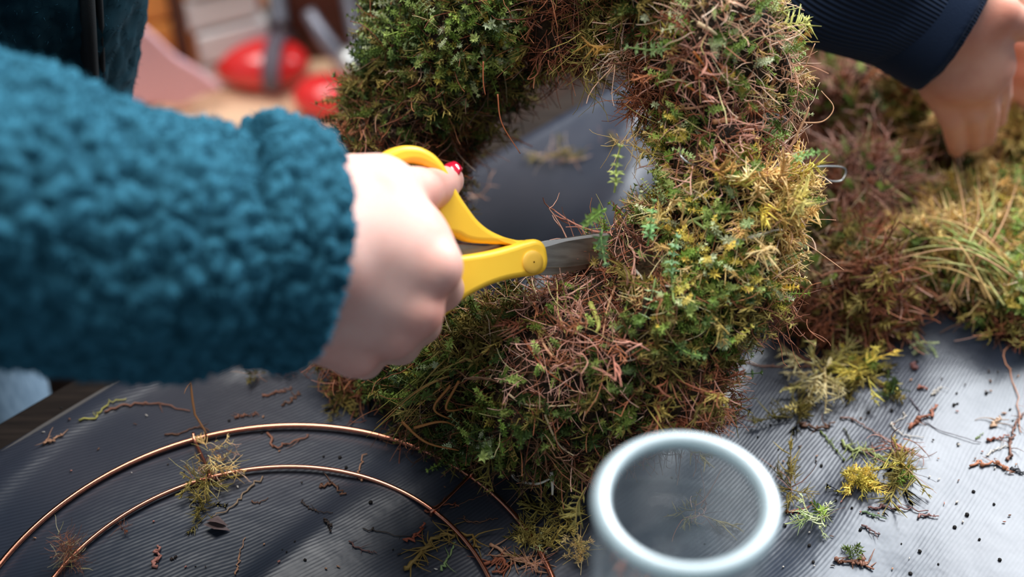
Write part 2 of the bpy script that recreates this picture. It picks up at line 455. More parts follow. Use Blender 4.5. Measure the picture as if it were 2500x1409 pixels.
f = np.stack([ii, ii + 1, ii + ntt + 1, ii + ntt], 1)[:, ::-1]
sheet = recentre(obj('ribbed_sheet', mesh('ribbed_sheet', np.stack([X, Y, Z], -1).reshape(-1, 3), f), M_sheet))
tag(sheet, 'dark blue-grey ribbed woven sheet spread over the whole worktable', 'sheet')
m = sheet.modifiers.new('thickness', 'SOLIDIFY'); m.thickness = .0005; m.offset = -1
M_hem = mat('folded_hem', S(92, 87, 84), .7, spec=.2)
hs = np.linspace(-.52, 1.2, 160); hp = np.array([(*st(s, .001), T + .0012 + .0008 * math.sin(s * 40)) for s in hs])
v_, f_ = tubes(hp, np.full((1, 160), .0015), 8)
child_hem = obj('hem', mesh('hem', v_, f_), M_hem, sheet); child_hem.location = -sheet.location

def on_sheet(u, v):
    p = plane(u, v)
    for _ in range(3):
        z = float(sheet_h(np.array([p[0]]), np.array([p[1]]))[0]); p = plane(u, v, z)
    return p

# ------------------------------------------------------------------ the room beyond the table
def struct(name, v, f, m, smooth=False):
    o = obj(name, mesh(name, v, f, smooth=smooth), m); o['kind'] = 'structure'; return recentre(o)
fl = struct('floor', *boxv(-2.4, 2.6, -1.2, 2.5, -.05, 0.0), M_floor)
for i in range(20):
    x0 = -2.4 + i * .25
    o = obj('floorboard', mesh('floorboard', *boxv(x0, x0 + .244, -1.2, 2.5, -.001, .012), smooth=False), M_floor, fl); o.location = -fl.location
    bevel(o, .002, 1)
wb = struct('wall_back', *boxv(-2.4, 2.6, 2.5, 2.58, 0, 3.4), M_wall)  # unseen wall, made tall and dark so the sheet reflects dark

BZ = -.30                        # bench height relative to the table top
b0 = plane(290, 330, BZ); b1 = plane(900, 0, BZ)
bench = empty('bench', (-.55, 1.2, 0), 'pale tan wooden bench beyond the table, red vessels on it', 'bench')
bx0, bx1, by0, by1 = -1.15, -.08, .98, 1.52
for i in range(4):
    y0 = by0 + i * .135
    o = child('bench_board', mesh('bench_board', *boxv(bx0, bx1, y0, y0 + .1325, T + BZ - .03, T + BZ), smooth=False), M_tan, bench); bevel(o, .002)
for x in (bx0 + .03, bx1 - .08):
    for y in (by0 + .03, by1 - .08):
        child('leg', mesh('leg', *boxv(x, x + .05, y, y + .05, 0.012, T + BZ - .03), smooth=False), M_tan, bench)

def obox(corner, ang, w, d, h, z0=0.0):
    """box from a corner on the bench, running w along ang and d behind it"""
    a = np.array([math.cos(ang), math.sin(ang), 0]); b = np.array([-math.sin(ang), math.cos(ang), 0])
    c = np.array([corner[0], corner[1], T + BZ + z0])
    v = np.array([c + a * x + b * y + np.array([0, 0, z]) for x in sorted((0, w)) for y in (0, d) for z in (0, h)])
    return v, np.array([(0, 1, 3, 2), (4, 6, 7, 5), (0, 4, 5, 1), (2, 3, 7, 6), (0, 2, 6, 4), (1, 5, 7, 3)])
A35 = math.radians(30)
cc = plane(484, 232, BZ)
cr = empty('wooden_crate', cc, 'orange pine crate of wide boards standing behind the pink cloth', 'crate')
child('body', mesh('body', *obox(cc + np.array([.004, .008, 0]), A35, -.40, .22, .30), smooth=False), M_orange, cr)
for i in range(4):
    o = child('board', mesh('board', *obox(cc, A35, -.41, .008, .086, .002 + i * .091), smooth=False), M_orange, cr); bevel(o, .003)
o = child('corner_post', mesh('corner_post', *obox(cc + np.array([-.010, -.010, 0]), A35, .013, .016, .36), smooth=False), M_brown, cr); bevel(o, .002)
gc = plane(498, 235, BZ)
zz = 0
for i, (w, h, dx) in enumerate(((.062, .034, .0), (.072, .038, .003), (.070, .036, -.003), (.064, .036, .002), (.062, .036, -.002))):
    o = obj('card_box', mesh('card_box', *obox(gc + np.array([dx, 0, 0]), A35 - .03 * i, w, .09, h - .005, zz), smooth=False), M_box); bevel(o, .0025)
    tag(recentre(o), ['pale grey box at the bottom of the stack beside the orange crate', 'pale grey box second from the bottom, behind the red canister', 'pale grey box in the middle of the blurred stack', 'pale grey box near the top of the blurred stack', 'topmost pale grey box of the blurred stack'][i], 'box', 'grey boxes stacked beside the crate'); zz += h
# dark brown cupboard behind the red vessels
bc = plane(690, 150, BZ)
cb = empty('brown_cupboard', bc, 'dark reddish-brown boarded cupboard at the back of the bench', 'cupboard')
child('body', mesh('body', *obox(bc + np.array([0, .012, 0]), math.radians(4), .42, .16, .34), smooth=False), M_brown, cb)
for i in range(5):
    o = child('door_board', mesh('door_board', *obox(bc + np.array([.003 + i * .084, 0, 0]), math.radians(4), .080, .010, .335), smooth=False), M_brown, cb); bevel(o, .002)

def sphere_mesh(c, axes, r, nu=28, nv=16):
    th = np.linspace(0, np.pi, nv); ph = np.arange(nu) / nu * 2 * np.pi
    g = np.stack([np.sin(th)[:, None] * np.cos(ph), np.sin(th)[:, None] * np.sin(ph), np.cos(th)[:, None] * np.ones(nu)], -1).reshape(-1, 3)
    v = c + (g * np.asarray(r)) @ np.asarray(axes)
    f = [(i * nu + j, (i + 1) * nu + j, (i + 1) * nu + (j + 1) % nu, i * nu + (j + 1) % nu) for i in range(nv - 1) for j in range(nu)]
    return v, np.array(f)
def red_vessel(u, v, rx, ry, rz, ang, label, knob_dir=None):
    p = plane(u, v, BZ + rz); ca, sa = math.cos(ang), math.sin(ang)
    ax = np.array([(ca, sa, 0), (-sa, ca, 0), (0, 0, 1.0)])
    e = empty('red_canister', (p[0], p[1], T + BZ), label, 'canister')
    child('body', mesh('body', *sphere_mesh(p, ax, (rx, ry, rz))), M_red, e)
    return e, p, ax
e, p, ax = red_vessel(634, 150, .050, .034, .024, -.12, 'round red enamel canister with a grey strap over it and a silver knob')
t = np.linspace(-.15 * np.pi, 1.1 * np.pi, 40)
path = np.array([p + ax[0] * .020 + ax[1] * -.037 * math.cos(a) + ax[2] * .0295 * max(math.sin(a), -.6) for a in t])
w = ax[0] * .0085
vs = np.concatenate([path - w, path + w]); fs = np.array([(i, i + 1, 41 + i, 40 + i) for i in range(39)])
o = child('strap', mesh('strap', vs, fs), M_strap, e); mm = o.modifiers.new('t', 'SOLIDIFY'); mm.thickness = .003; mm.offset = 1
kp = P(662, 42, (p - C0) @ FWD + .005)
child('knob', mesh('knob', *sphere_mesh(kp, np.eye(3), (.0095, .0095, .0095), 20, 12)), M_silver, e)
v_, f_ = tubes(catmull([kp, kp + [.004, -.008, -.020], p + ax[0] * .022 + ax[1] * .02 + ax[2] * .02], 12)[None], np.full((1, 12), .006), 10)
child('neck', mesh('neck', v_, f_), M_greymetal, e)
e2, p2, ax2 = red_vessel(800, 232, .034, .026, .020, .1, 'second red canister, half hidden by the wreath, under a grey lever')
q = [P(752, 28, 1.36), P(790, 90, 1.36), P(835, 150, 1.37), P(870, 215, 1.38)]
v_, f_ = tubes(catmull(q, 16)[None], np.linspace(.0065, .010, 16)[None], 10)
child('lever', mesh('lever', v_, f_), M_greymetal, e2)
child('knob', mesh('knob', *sphere_mesh(P(850, 150, 1.35), np.array([UP, RIGHT, FWD]), (.013, .010, .009), 20, 12)), M_silver, e2)
e3, p3, ax3 = red_vessel(592, -8, .022, .02, .018, .2, 'small red canister farthest back, seen above the grey boxes')
e4, p4, ax4 = red_vessel(905, 205, .018, .016, .014, .2, 'small pink-red canister at the wreath\'s dark left edge')
pl = empty('metal_upright', plane(905, 215, BZ), 'grey metal upright rod leaning beside the brown cupboard', 'rod')
v_, f_ = tubes(catmull([P(838, -60, 1.42), P(868, 80, 1.39), P(900, 205, 1.365)], 14)[None], np.full((1, 14), .0075), 10)
child('rod', mesh('rod', v_, f_), M_greymetal, pl)
v_, f_ = tubes(catmull([P(672, -60, 1.40), P(676, 0, 1.40), P(684, 60, 1.40)], 14)[None], np.full((1, 14), .009), 10)
o = tag(recentre(obj('metal_bar', mesh('metal_bar', v_, f_), M_greymetal)), 'short grey metal bar behind the silver knob', 'bar')
# pink cloth draped over the front of the bench
nu_, nv_ = 60, 50
U_, V_ = np.meshgrid(np.linspace(0, 1, nu_), np.linspace(0, 1, nv_), indexing='ij')
c00, c10, c01, c11 = P(255, 60, 1.28), plane(200, 330, BZ), P(335, 92, 1.30), plane(548, 262, BZ)
g = (c00 * (1 - U_)[..., None] + c10 * U_[..., None]) * (1 - V_)[..., None] + (c01 * (1 - U_)[..., None] + c11 * U_[..., None]) * V_[..., None]
g[..., 2] += .006 + .018 * vnoise(g * np.array([1, 1, 0]), 22, 5) + .008 * vnoise(g * np.array([1, 1, 0]), 50, 6)
ii = (np.arange(nu_ - 1)[:, None] * nv_ + np.arange(nv_ - 1)[None]).reshape(-1)
o = obj('pink_cloth', mesh('pink_cloth', g.reshape(-1, 3), np.stack([ii, ii + nv_, ii + nv_ + 1, ii + 1], 1)), M_pink)
mm = o.modifiers.new('t', 'SOLIDIFY'); mm.thickness = .008; mm.offset = -1
tag(recentre(o), 'dusty pink cloth lying rumpled on the bench below the orange crate', 'cloth')

# ------------------------------------------------------------------ plant pieces (templates grow along +Z)
def rwalk(n, length, wob, dirn=(0, 0, 1), persist=.8):
    d = unit(dirn); p = np.zeros(3); out = [p]
    k = R.normal(size=3) * wob
    for i in range(n - 1):
        k = persist * k + R.normal(size=3) * wob * (1 - persist) * 1.6
        d = unit(d + k); p = p + d * length / (n - 1); out.append(p)
    return np.array(out)
def leaves2(pos, dirn, nrm, ln, wd, curl=.15):
    side = np.cross(dirn, nrm); side /= np.linalg.norm(side, axis=1, keepdims=True) + 1e-9; n2 = np.cross(side, dirn)
    ln = np.broadcast_to(ln, len(pos))[:, None]; wd = np.broadcast_to(wd, len(pos))[:, None]
    v = np.stack([pos, pos + dirn * ln * .55 + side * wd * .5 + n2 * wd * .2, pos + dirn * ln - n2 * ln * curl, pos + dirn * ln * .5 - side * wd * .5 + n2 * wd * .2], 1)
    f = np.array([[0, 1, 2], [0, 2, 3]])[None] + (np.arange(len(pos)) * 4)[:, None, None]
    return v.reshape(-1, 3), f.reshape(-1, 3)
def T_frond_lean(L=.02, pairs=9):
    st_ = rwalk(6, L, .22); parts = [(*tubes(st_[[0, 2, 3, 5]], np.linspace(.0004, .00025, 4)[None], 3), (.8, .7, .55))]; paths = []
    for i in range(pairs * 2):
        t_ = R.uniform(.1, 1); k = t_ * 5; a = int(min(k, 4)); p = st_[a] + (st_[a + 1] - st_[a]) * (k - a); s = -1 if i % 2 else 1
        ln_ = L * .30 * math.sin(math.pi * min(1, .3 + t_ * .7)) ** .7 * R.uniform(.4, 1.3) + .0014
        d = unit(np.array([s * 1.0, R.uniform(-.9, .9), R.uniform(.3, 1.2)])); c = R.normal(size=3) * .35
        paths.append(np.array([p + (d * j + (np.array([0, -.3, .25]) + c) * j * j) * ln_ for j in (0, .5, 1)]))
    paths = np.array(paths)
    parts.append((*tubes(paths, np.array([.0003, .00042, .0001])[None] * np.ones((len(paths), 1)), 3), (1, 1, 1)))
    parts.append((*leaves2(paths[:, 1], unit(R.normal(size=(len(paths), 3)) + (0, 0, .6)), unit(R.normal(size=(len(paths), 3))), .0018, .0007), (1.1, 1.1, 1)))
    return merge(parts)
def T_sprig(L=.014, whorls=6, leaf=.0034):
    st_ = rwalk(8, L, .12); parts = [(*tubes(st_[[0, 2, 4, 7]], np.linspace(.00035, .0002, 4)[None], 3), (.8, .85, .6))]
    for i in range(whorls):
        t_ = .25 + .75 * i / (whorls - 1); k = t_ * 7; a = int(min(k, 6)); p = st_[a] + (st_[a + 1] - st_[a]) * (k - a)
        d = unit(st_[a + 1] - st_[a]); n = 5 + (i % 2)
        ph = R.random() * 6 + np.arange(n) * 2 * np.pi / n
        s1 = unit(np.cross(d, (1, .3, .1))); s2 = np.cross(d, s1)
        dd = unit(np.cos(ph)[:, None] * s1 + np.sin(ph)[:, None] * s2 + d * (.25 + .9 * (t_ > .9)))
        sc = (1 - .35 * t_) * leaf * R.uniform(.8, 1.15, n)
        parts.append((*leaves2(np.repeat(p[None], n, 0), dd, np.repeat(d[None], n, 0), sc, sc * .42), np.ones(3) * R.uniform(.85, 1.1)))
    return merge(parts)
def T_frond(L=.024, pairs=13, fuzzy=True):
    st_ = catmull([(0, 0, 0), (0, .08 * L, .35 * L), (0, .02 * L, .7 * L), (0, -.12 * L, L)], 14)
    parts = [(*tubes(st_, np.linspace(.0006, .0003, 14)[None], 4), (.8, .7, .55))]
    paths = []
    for i in range(pairs):
        t_ = .12 + .86 * i / (pairs - 1); k = t_ * 13; a = int(min(k, 12)); p = st_[a] + (st_[a + 1] - st_[a]) * (k - a)
        ln_ = L * .36 * math.sin(math.pi * min(1, .28 + t_ * .72)) ** .8 * R.uniform(.75, 1.15) + .0012
        for s in (-1, 1):
            d = unit(np.array([s * 1.0, R.uniform(-.35, .35), .75])); c = R.normal(size=3) * .18
            paths.append(np.array([p + (d * j + (np.array([0, -.35, .25]) + c) * j * j * .6) * ln_ for j in (0, .33, .66, 1)]))
    paths = np.array(paths)
    parts.append((*tubes(paths, np.array([.00055, .0006, .0005, .00012])[None] * np.ones((len(paths), 1)), 3), (1, 1, 1)))
    if fuzzy:
        pos = paths[:, 1:].reshape(-1, 3); dd = unit((paths[:, 1:] - paths[:, :-1]).reshape(-1, 3))
        k = len(pos); rd = unit(dd * .8 + R.normal(size=(k, 3)) * .6)
        pos = np.repeat(pos, 2, 0); rd = unit(np.repeat(dd, 2, 0) * .8 + R.normal(size=(2 * k, 3)) * .6)
        parts.append((*leaves(pos, rd, unit(R.normal(size=(2 * k, 3))), .0016, .0006), (1.12, 1.1, 1.0)))
    return merge(parts)
def T_curl(L=.02, rad=.00022, wob=.45, n=7):
    return merge([(*tubes(rwalk(n, L, wob), np.linspace(rad, rad * .5, n)[None], 3),)])
def T_tuft(L=.009, n=16):
    pos = np.zeros((n, 3)); pos[:, 2] = np.linspace(0, L * .6, n)
    ph = np.arange(n) * 2.4; dd = unit(np.stack([np.cos(ph), np.sin(ph), .4 + 1.2 * np.linspace(0, 1, n)], 1))
    return merge([(*leaves2(pos, dd, np.tile((0, 0, 1.0), (n, 1)), L * .5 * R.uniform(.7, 1.1, n), L * .13, .3),)])
def T_blade(L=.05, rad=.0006):
    p = catmull([(0, 0, 0), (.06 * L, 0, .35 * L), (.28 * L, .04 * L, .72 * L), (.62 * L, .05 * L, .92 * L)], 12)
    v_, f_ = tubes(p, np.linspace(1, .15, 12)[None] * rad, 4)
    return merge([(v_, f_)])
def T_fork(L=.02):
    a = rwalk(8, L, .25); parts = [(*tubes(a, np.linspace(.0005, .0002, 8)[None], 3),)]
    for i in (2, 4, 5, 7):
        b_ = rwalk(4, L * .4, .3, unit(R.normal(size=3) + (0, 0, .8))) + a[i]
        parts.append((*tubes(b_, np.linspace(.0003, .00015, 4)[None], 3),))
    return merge(parts)
TPL = {
    'sprig': [T_sprig(R.uniform(.010, .017), R.integers(5, 8), R.uniform(.0024, .0034)) for _ in range(7)],
    'frond': [T_frond_lean(R.uniform(.013, .022), R.integers(5, 8)) for _ in range(12)],
    'curl': [T_curl(R.uniform(.010, .022), R.uniform(.00016, .00032), R.uniform(.3, .8)) for _ in range(24)],
    'tuft': [T_tuft(R.uniform(.005, .009), 14) for _ in range(5)],
    'blade': [T_blade(R.uniform(.03, .055), R.uniform(.0004, .0007)) for _ in range(6)],
    'fork': [T_fork(R.uniform(.012, .022)) for _ in range(6)],
}
PART_NAME = {'sprig': 'leafy_sprig', 'frond': 'moss_frond', 'curl': 'loose_root', 'tuft': 'moss_tuft', 'blade': 'grass_blade', 'fork': 'dry_twiglet'}
TM = {k: [mesh(PART_NAME[k], *t) for t in v] for k, v in TPL.items()}
TM['frond'] = [mesh('moss_frond', *T_frond_lean(R.uniform(.013, .021), R.integers(9, 13))) for _ in range(8)]
FERN = [mesh('moss_frond', *T_frond(R.uniform(.015, .022), R.integers(8, 11))) for _ in range(3)]
for me_ in FERN: me_.materials.append(M_plant)
for k in TM:
    for me_ in TM[k]: me_.materials.append(M_plant)
def frames(d):
    d = unit(d); r = unit(np.cross(d, unit(R.normal(size=d.shape)))); b_ = np.cross(d, r)
    return np.stack([r, b_, d], 1)          # rows: x,y,z axes
def scatter(kind, pos, dirn, col, scale):
    """many plant pieces joined into one mesh"""
    k = len(pos); which = R.integers(0, len(TPL[kind]), k); M = frames(dirn); vs, fs, cs, o_ = [], [], [], 0
    for j, (tv_, tf_, tc_) in enumerate(TPL[kind]):
        m_ = which == j; n = m_.sum()
        if not n: continue
        v = np.einsum('vi,nij->nvj', tv_, M[m_]) * scale[m_][:, None, None] + pos[m_][:, None]
        vs.append(v.reshape(-1, 3)); fs.append((tf_[None] + (np.arange(n) * len(tv_))[:, None, None] + o_).reshape(-1, 3)); o_ += n * len(tv_)
        cs.append((tc_[None] * col[m_][:, None]).reshape(-1, 3))
    return np.vstack(vs), np.vstack(fs), np.vstack(cs)
def single(kind, pos, dirn, col, scale, parent):
    o_ = obj(PART_NAME[kind], TM[kind][R.integers(len(TM[kind]))], None, parent)
    f_ = frames(np.asarray(dirn)[None])[0] * scale
    m_ = Matrix(((*f_[:, 0], 0), (*f_[:, 1], 0), (*f_[:, 2], 0), (0, 0, 0, 1)))
    o_.matrix_local = Matrix.Translation(Vector(pos) - parent.location) @ m_
    o_.color = (*[float(min(c, 1)) for c in col], 1)
    return o_

PAL = {
    'green': [S(118, 146, 58), S(146, 168, 78), S(92, 120, 46), S(172, 186, 106)],
    'deep': [S(66, 86, 36), S(86, 102, 42), S(50, 68, 30), S(112, 122, 52)],
    'pale': [S(204, 214, 164), S(180, 200, 134), S(222, 226, 184)],
    'yellow': [S(220, 198, 92), S(194, 182, 84), S(234, 204, 100)],
    'gold': [S(224, 186, 122), S(204, 168, 102), S(236, 206, 148), S(198, 178, 108)],
    'tan': [S(234, 192, 162), S(220, 168, 138), S(242, 214, 188), S(202, 150, 120)],
    'pinkbrown': [S(206, 150, 130), S(224, 176, 156), S(172, 114, 96)],
    'redbrown': [S(158, 94, 66), S(130, 72, 48), S(186, 122, 86), S(100, 56, 40)],
    'olive': [S(138, 124, 62), S(112, 100, 46), S(162, 142, 76)],
    'dark': [S(78, 52, 34), S(56, 38, 26), S(104, 72, 50)],
    'straw': [S(232, 214, 168), S(214, 196, 142), S(194, 182, 106)],
}
def pick(pal, n):
    a = np.array(PAL[pal]); w_ = R.random((n, 1))
    return (a[R.integers(len(a), size=n)] * w_ + a[R.integers(len(a), size=n)] * (1 - w_)) * R.uniform(.7, 1.4, (n, 1))
# mixes: kind -> [(weight, piece, palette, scale)]
MIX = {
    'leafy':  [(.20, 'sprig', 'green', .85), (.09, 'sprig', 'pale', .8), (.07, 'tuft', 'green', .9), (.09, 'sprig', 'yellow', .8), (.07, 'frond', 'gold', .7), (.26, 'curl', 'redbrown', .9), (.18, 'curl', 'straw', 1), (.03, 'blade', 'green', .4), (.05, 'tuft', 'yellow', .8)],
    'deepgreen': [(.16, 'sprig', 'deep', .9), (.13, 'sprig', 'green', .85), (.08, 'tuft', 'deep', 1.0), (.06, 'frond', 'olive', .7), (.10, 'curl', 'dark', 1), (.05, 'sprig', 'pale', .8), (.05, 'tuft', 'yellow', .8), (.36, 'curl', 'redbrown', 1), (.04, 'curl', 'straw', 1)],
    'gold':   [(.26, 'frond', 'gold', .8), (.05, 'frond', 'yellow', .7), (.04, 'tuft', 'yellow', .8), (.08, 'sprig', 'green', .85), (.42, 'curl', 'tan', 1), (.14, 'curl', 'redbrown', .9)],
    'tan':    [(.60, 'curl', 'tan', 1.0), (.06, 'fork', 'tan', .9), (.03, 'frond', 'gold', .7), (.06, 'sprig', 'green', .8), (.03, 'sprig', 'pale', .8), (.22, 'curl', 'redbrown', 1)],
    'roots':  [(.50, 'curl', 'pinkbrown', 1.0), (.24, 'curl', 'redbrown', 1), (.05, 'fork', 'pinkbrown', 1), (.07, 'curl', 'straw', 1.1), (.03, 'frond', 'redbrown', .7), (.04, 'sprig', 'green', .8)],
    'rust':   [(.62, 'curl', 'redbrown', 1.0), (.03, 'frond', 'redbrown', .7), (.06, 'fork', 'redbrown', 1), (.16, 'curl', 'pinkbrown', 1), (.04, 'frond', 'olive', .8), (.03, 'tuft', 'olive', 1)],
    'olive':  [(.09, 'frond', 'olive', .7), (.16, 'tuft', 'olive', 1.1), (.09, 'sprig', 'deep', .9), (.44, 'curl', 'redbrown', 1), (.12, 'curl', 'tan', 1), (.04, 'blade', 'olive', .4)],
    'shade':  [(.34, 'curl', 'dark', 1.1), (.30, 'curl', 'redbrown', 1), (.05, 'frond', 'olive', .7), (.08, 'tuft', 'deep', 1.1), (.05, 'fork', 'dark', 1), (.07, 'sprig', 'deep', .85), (.05, 'curl', 'tan', 1)],  # dark mix for undersides and low parts, shade put into the piece colours
}
def bunch(P_, N_, zone_of, part_prefix_counts, parent, lift=.35, sc_mul=1.0, kinds_single=60):
    """dress a surface with plant pieces: a few large ones as parts of their own, the rest joined by kind"""
    z = zone_of(P_)
    buckets = {}
    for zn in set(z):
        idx = np.where(z == zn)[0]; mix = MIX[zn]; w_ = np.array([m_[0] for m_ in mix]); ch = R.choice(len(mix), len(idx), p=w_ / w_.sum())
        for j, (_, kd, pal, s_) in enumerate(mix):
            id2 = idx[ch == j]
            if not len(id2): continue
            n = len(id2)
            tang = unit(np.cross(N_[id2], R.normal(size=(n, 3))))
            l_ = {'curl': .25, 'fork': .35, 'blade': .35, 'frond': .45}.get(kd, .75)
            d = unit(tang * (1 - l_) + N_[id2] * l_ * R.uniform(.3, 1.3, (n, 1)) + np.array([0, 0, -.10 if kd in ('curl', 'fork') else .1]))
            p = P_[id2] - N_[id2] * R.uniform(-.0018, .004, (n, 1)) - (d * .006 if kd in ('curl', 'blade') else 0)
            buckets.setdefault(kd, []).append((p, d, pick(pal, n), s_ * sc_mul * R.uniform(.7, 1.3, n)))
    tot = 0
    for kd, bl in buckets.items():
        p = np.vstack([b_[0] for b_ in bl]); d = np.vstack([b_[1] for b_ in bl]); c = np.vstack([b_[2] for b_ in bl]); s_ = np.concatenate([b_[3] for b_ in bl])
        front = ((C0 - p) * d).sum(1) / np.linalg.norm(C0 - p, axis=1)
        nsgl = min(part_prefix_counts.get(kd, 0), len(p) // 3)
        sel = np.zeros(len(p), bool)
        if nsgl:
            cand = np.argsort(-s_ * (1 + .6 * (front > .1)) * R.uniform(.7, 1.3, len(p)))[:nsgl]; sel[cand] = True
            for i in cand: single(kd, p[i], d[i], c[i], s_[i] * 1.15, parent)
        v_, f_, c_ = scatter(kd, p[~sel], d[~sel], c[~sel], s_[~sel]); tot += len(f_); v_[:, 2] = np.maximum(v_[:, 2], T + .0015)
        nm = {'sprig': 'leafy_growth', 'frond': 'feather_moss', 'curl': 'root_tangle', 'tuft': 'star_moss', 'blade': 'grass', 'fork': 'dry_stems'}[kd]
        child(nm, mesh(nm, v_, f_, c_), M_plant, parent, kind='stuff')
    return tot

# ------------------------------------------------------------------ the moss wreath
# ring of pixels traced once to find where it stands, each with its own distance
WR = [(1752, 590, .622, 34), (1752, 420, .624, 27), (1750, 260, .624, 29), (1725, 90, .622, 34), (1640, -60, .624, 38), (1420, -60, .650, 38), (1230, 20, .675, 38),
      (1080, 130, .695, 37), (1010, 300, .700, 32), (970, 480, .695, 28), (965, 680, .68, 28), (1075, 875, .668, 31), (1210, 938, .646, 37), (1368, 962, .634, 43), (1535, 885, .629, 40), (1665, 735, .622, 36)]
wc = np.array([P(a, b, d) for a, b, d, r in WR]); wr = np.array([r for *_, r in WR]) / 1000.0
def closed(a, n):
    m_ = len(a); q_ = np.concatenate([a[-1:], a, a[:2]]); t_ = np.arange(n) / n * m_; i = t_.astype(int); f = t_ - i
    f = f.reshape(-1, *([1] * (a.ndim - 1)))
    A, B, C_, D = q_[i], q_[i + 1], q_[i + 2], q_[i + 3]
    return .5 * (2 * B + (-A + C_) * f + (2 * A - 5 * B + 4 * C_ - D) * f**2 + (-A + 3 * B - 3 * C_ + D) * f**3)
WC = closed(wc, 64); WRR = closed(wr, 64)
def wreath_sdf(p):
    sh = p.shape[:-1]; q_ = p.reshape(-1, 3); d = np.full(len(q_), 9.0)
    for i in range(64):
        dd = np.linalg.norm(q_ - WC[i], axis=1) - WRR[i] * .86
        d = smin(d, dd, .006) if i else dd
    d = d + (vnoise(q_, 38, 1) - .5) * .024 + (vnoise(q_, 90, 2) - .5) * .014
    d = np.maximum(d, (T + .003) - q_[:, 2])
    return d.reshape(sh)
wv, wf = surface_nets(wreath_sdf, WC.min(0) - .06, WC.max(0) + .06, .0042, 1)
wbase = plane(1350, 1130)
wreath = empty('moss_wreath', wbase, 'thick wreath of moss, roots and small leaves standing on the sheet, scissors cutting into it', 'wreath')
child('moss_core', mesh('moss_core', wv, wf), M_core, wreath)
sp, sn = sample_surface(wv, wf, 37000)
vis = (sn * (C0 - sp)).sum(1) / np.linalg.norm(C0 - sp, axis=1)
u_, v_s = uv_of(sp)
keep = ((vis > -.25) & (v_s > -130)) | (R.random(len(sp)) < .16)
sp, sn = sp[keep], sn[keep]
ZN = [ # u, v, ru, rv, mix
    (1010, 80, 110, 110, 'deepgreen'), (1180, 60, 120, 90, 'deepgreen'), (1120, 170, 100, 50, 'deepgreen'), (1000, 190, 60, 50, 'olive'), (1220, 110, 60, 60, 'leafy'), (1370, 90, 90, 130, 'rust'),
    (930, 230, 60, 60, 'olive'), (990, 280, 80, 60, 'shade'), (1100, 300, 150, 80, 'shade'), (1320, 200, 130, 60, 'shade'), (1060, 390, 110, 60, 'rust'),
    (1520, 40, 90, 70, 'olive'), (1580, 160, 80, 100, 'rust'), (1700, 60, 110, 60, 'tan'), (1640, 90, 50, 60, 'leafy'), (1850, 70, 110, 110, 'tan'), (1730, 170, 100, 60, 'roots'), (1890, 200, 80, 90, 'tan'),
    (1800, 190, 60, 35, 'leafy'), (1780, 280, 130, 60, 'roots'), (1650, 310, 60, 45, 'leafy'), (1910, 330, 55, 60, 'tan'), (1890, 270, 60, 50, 'tan'), (1740, 370, 110, 45, 'roots'),
    (1560, 500, 100, 50, 'leafy'), (1680, 440, 90, 50, 'leafy'), (1700, 560, 110, 80, 'leafy'), (1880, 500, 70, 75, 'gold'), (1790, 440, 40, 35, 'gold'), (1600, 540, 45, 25, 'gold'), (1790, 560, 70, 60, 'leafy'), (1620, 480, 70, 50, 'leafy'),
    (1560, 610, 90, 50, 'roots'), (1640, 640, 60, 60, 'leafy'), (1760, 650, 90, 80, 'leafy'), (1860, 640, 40, 50, 'gold'), (1830, 690, 60, 50, 'leafy'), (1520, 700, 90, 70, 'rust'), (1680, 760, 90, 80, 'leafy'), (1720, 710, 35, 30, 'gold'), (1790, 730, 60, 60, 'olive'),
    (1370, 720, 100, 90, 'roots'), (1230, 770, 90, 60, 'olive'), (1100, 800, 100, 60, 'olive'), (1030, 900, 130, 70, 'deepgreen'), (1160, 850, 90, 60, 'olive'), (1430, 820, 90, 60, 'roots'), (1370, 900, 150, 80, 'roots'),
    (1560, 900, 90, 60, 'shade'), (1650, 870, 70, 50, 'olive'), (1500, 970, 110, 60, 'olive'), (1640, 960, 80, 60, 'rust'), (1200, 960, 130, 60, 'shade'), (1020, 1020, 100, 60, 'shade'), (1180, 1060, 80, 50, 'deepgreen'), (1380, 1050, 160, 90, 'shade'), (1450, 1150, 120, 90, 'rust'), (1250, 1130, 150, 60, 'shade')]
zu = np.array([z_[:4] for z_ in ZN], float); zn_ = np.array([z_[4] for z_ in ZN])
def wreath_zone(p):
    j = (np.stack([vnoise(p, 120, 20 + k) for k in range(2)], 1) - .5) * 90
    u, v = uv_of(p); u = u + j[:, 0]; v = v + j[:, 1]
    d = ((u[:, None] - zu[:, 0]) / zu[:, 2])**2 + ((v[:, None] - zu[:, 1]) / zu[:, 3])**2
    return zn_[d.argmin(1)]
bunch(sp, sn, wreath_zone, {'sprig': 200, 'frond': 160, 'curl': 120, 'blade': 30, 'fork': 60}, wreath)

def wsurf(u, v):                 # the wreath's front surface at a traced spot
    best = None
    r_ = ray(u, v)
    ds = np.linspace(.52, .76, 120); pts = C0 + r_ * ds[:, None]
    s_ = wreath_sdf(pts)
    i = np.argmax(s_ < 0) if (s_ < 0).any() else np.argmin(s_)
    return pts[i]
def strand(pts, rad, col, parent, name, on=None, taper=.5, sides=5, fr=-.004):
    """long single strand along traced spots on the wreath (or given 3D points)"""
    q_ = [wsurf(a[0], a[1]) + FWD * (fr + (a[2] / 1000 if len(a) > 2 else 0)) for a in pts] if on is None else [np.asarray(a) for a in pts]
    K = 6 * len(q_); pth = catmull(q_, K)
    v_, f_ = tubes(pth, np.linspace(rad, rad * taper, K)[None], sides)
    if parent is None:
        return obj(name, mesh(name, v_, f_, np.array(col)), M_plant)
    return child(name, mesh(name, v_, f_, np.array(col)), M_plant, parent)
STR, PLE, GRN, RUS, TAN = S(214, 190, 150), S(222, 214, 196), S(140, 160, 90), S(150, 84, 52), S(206, 156, 118)
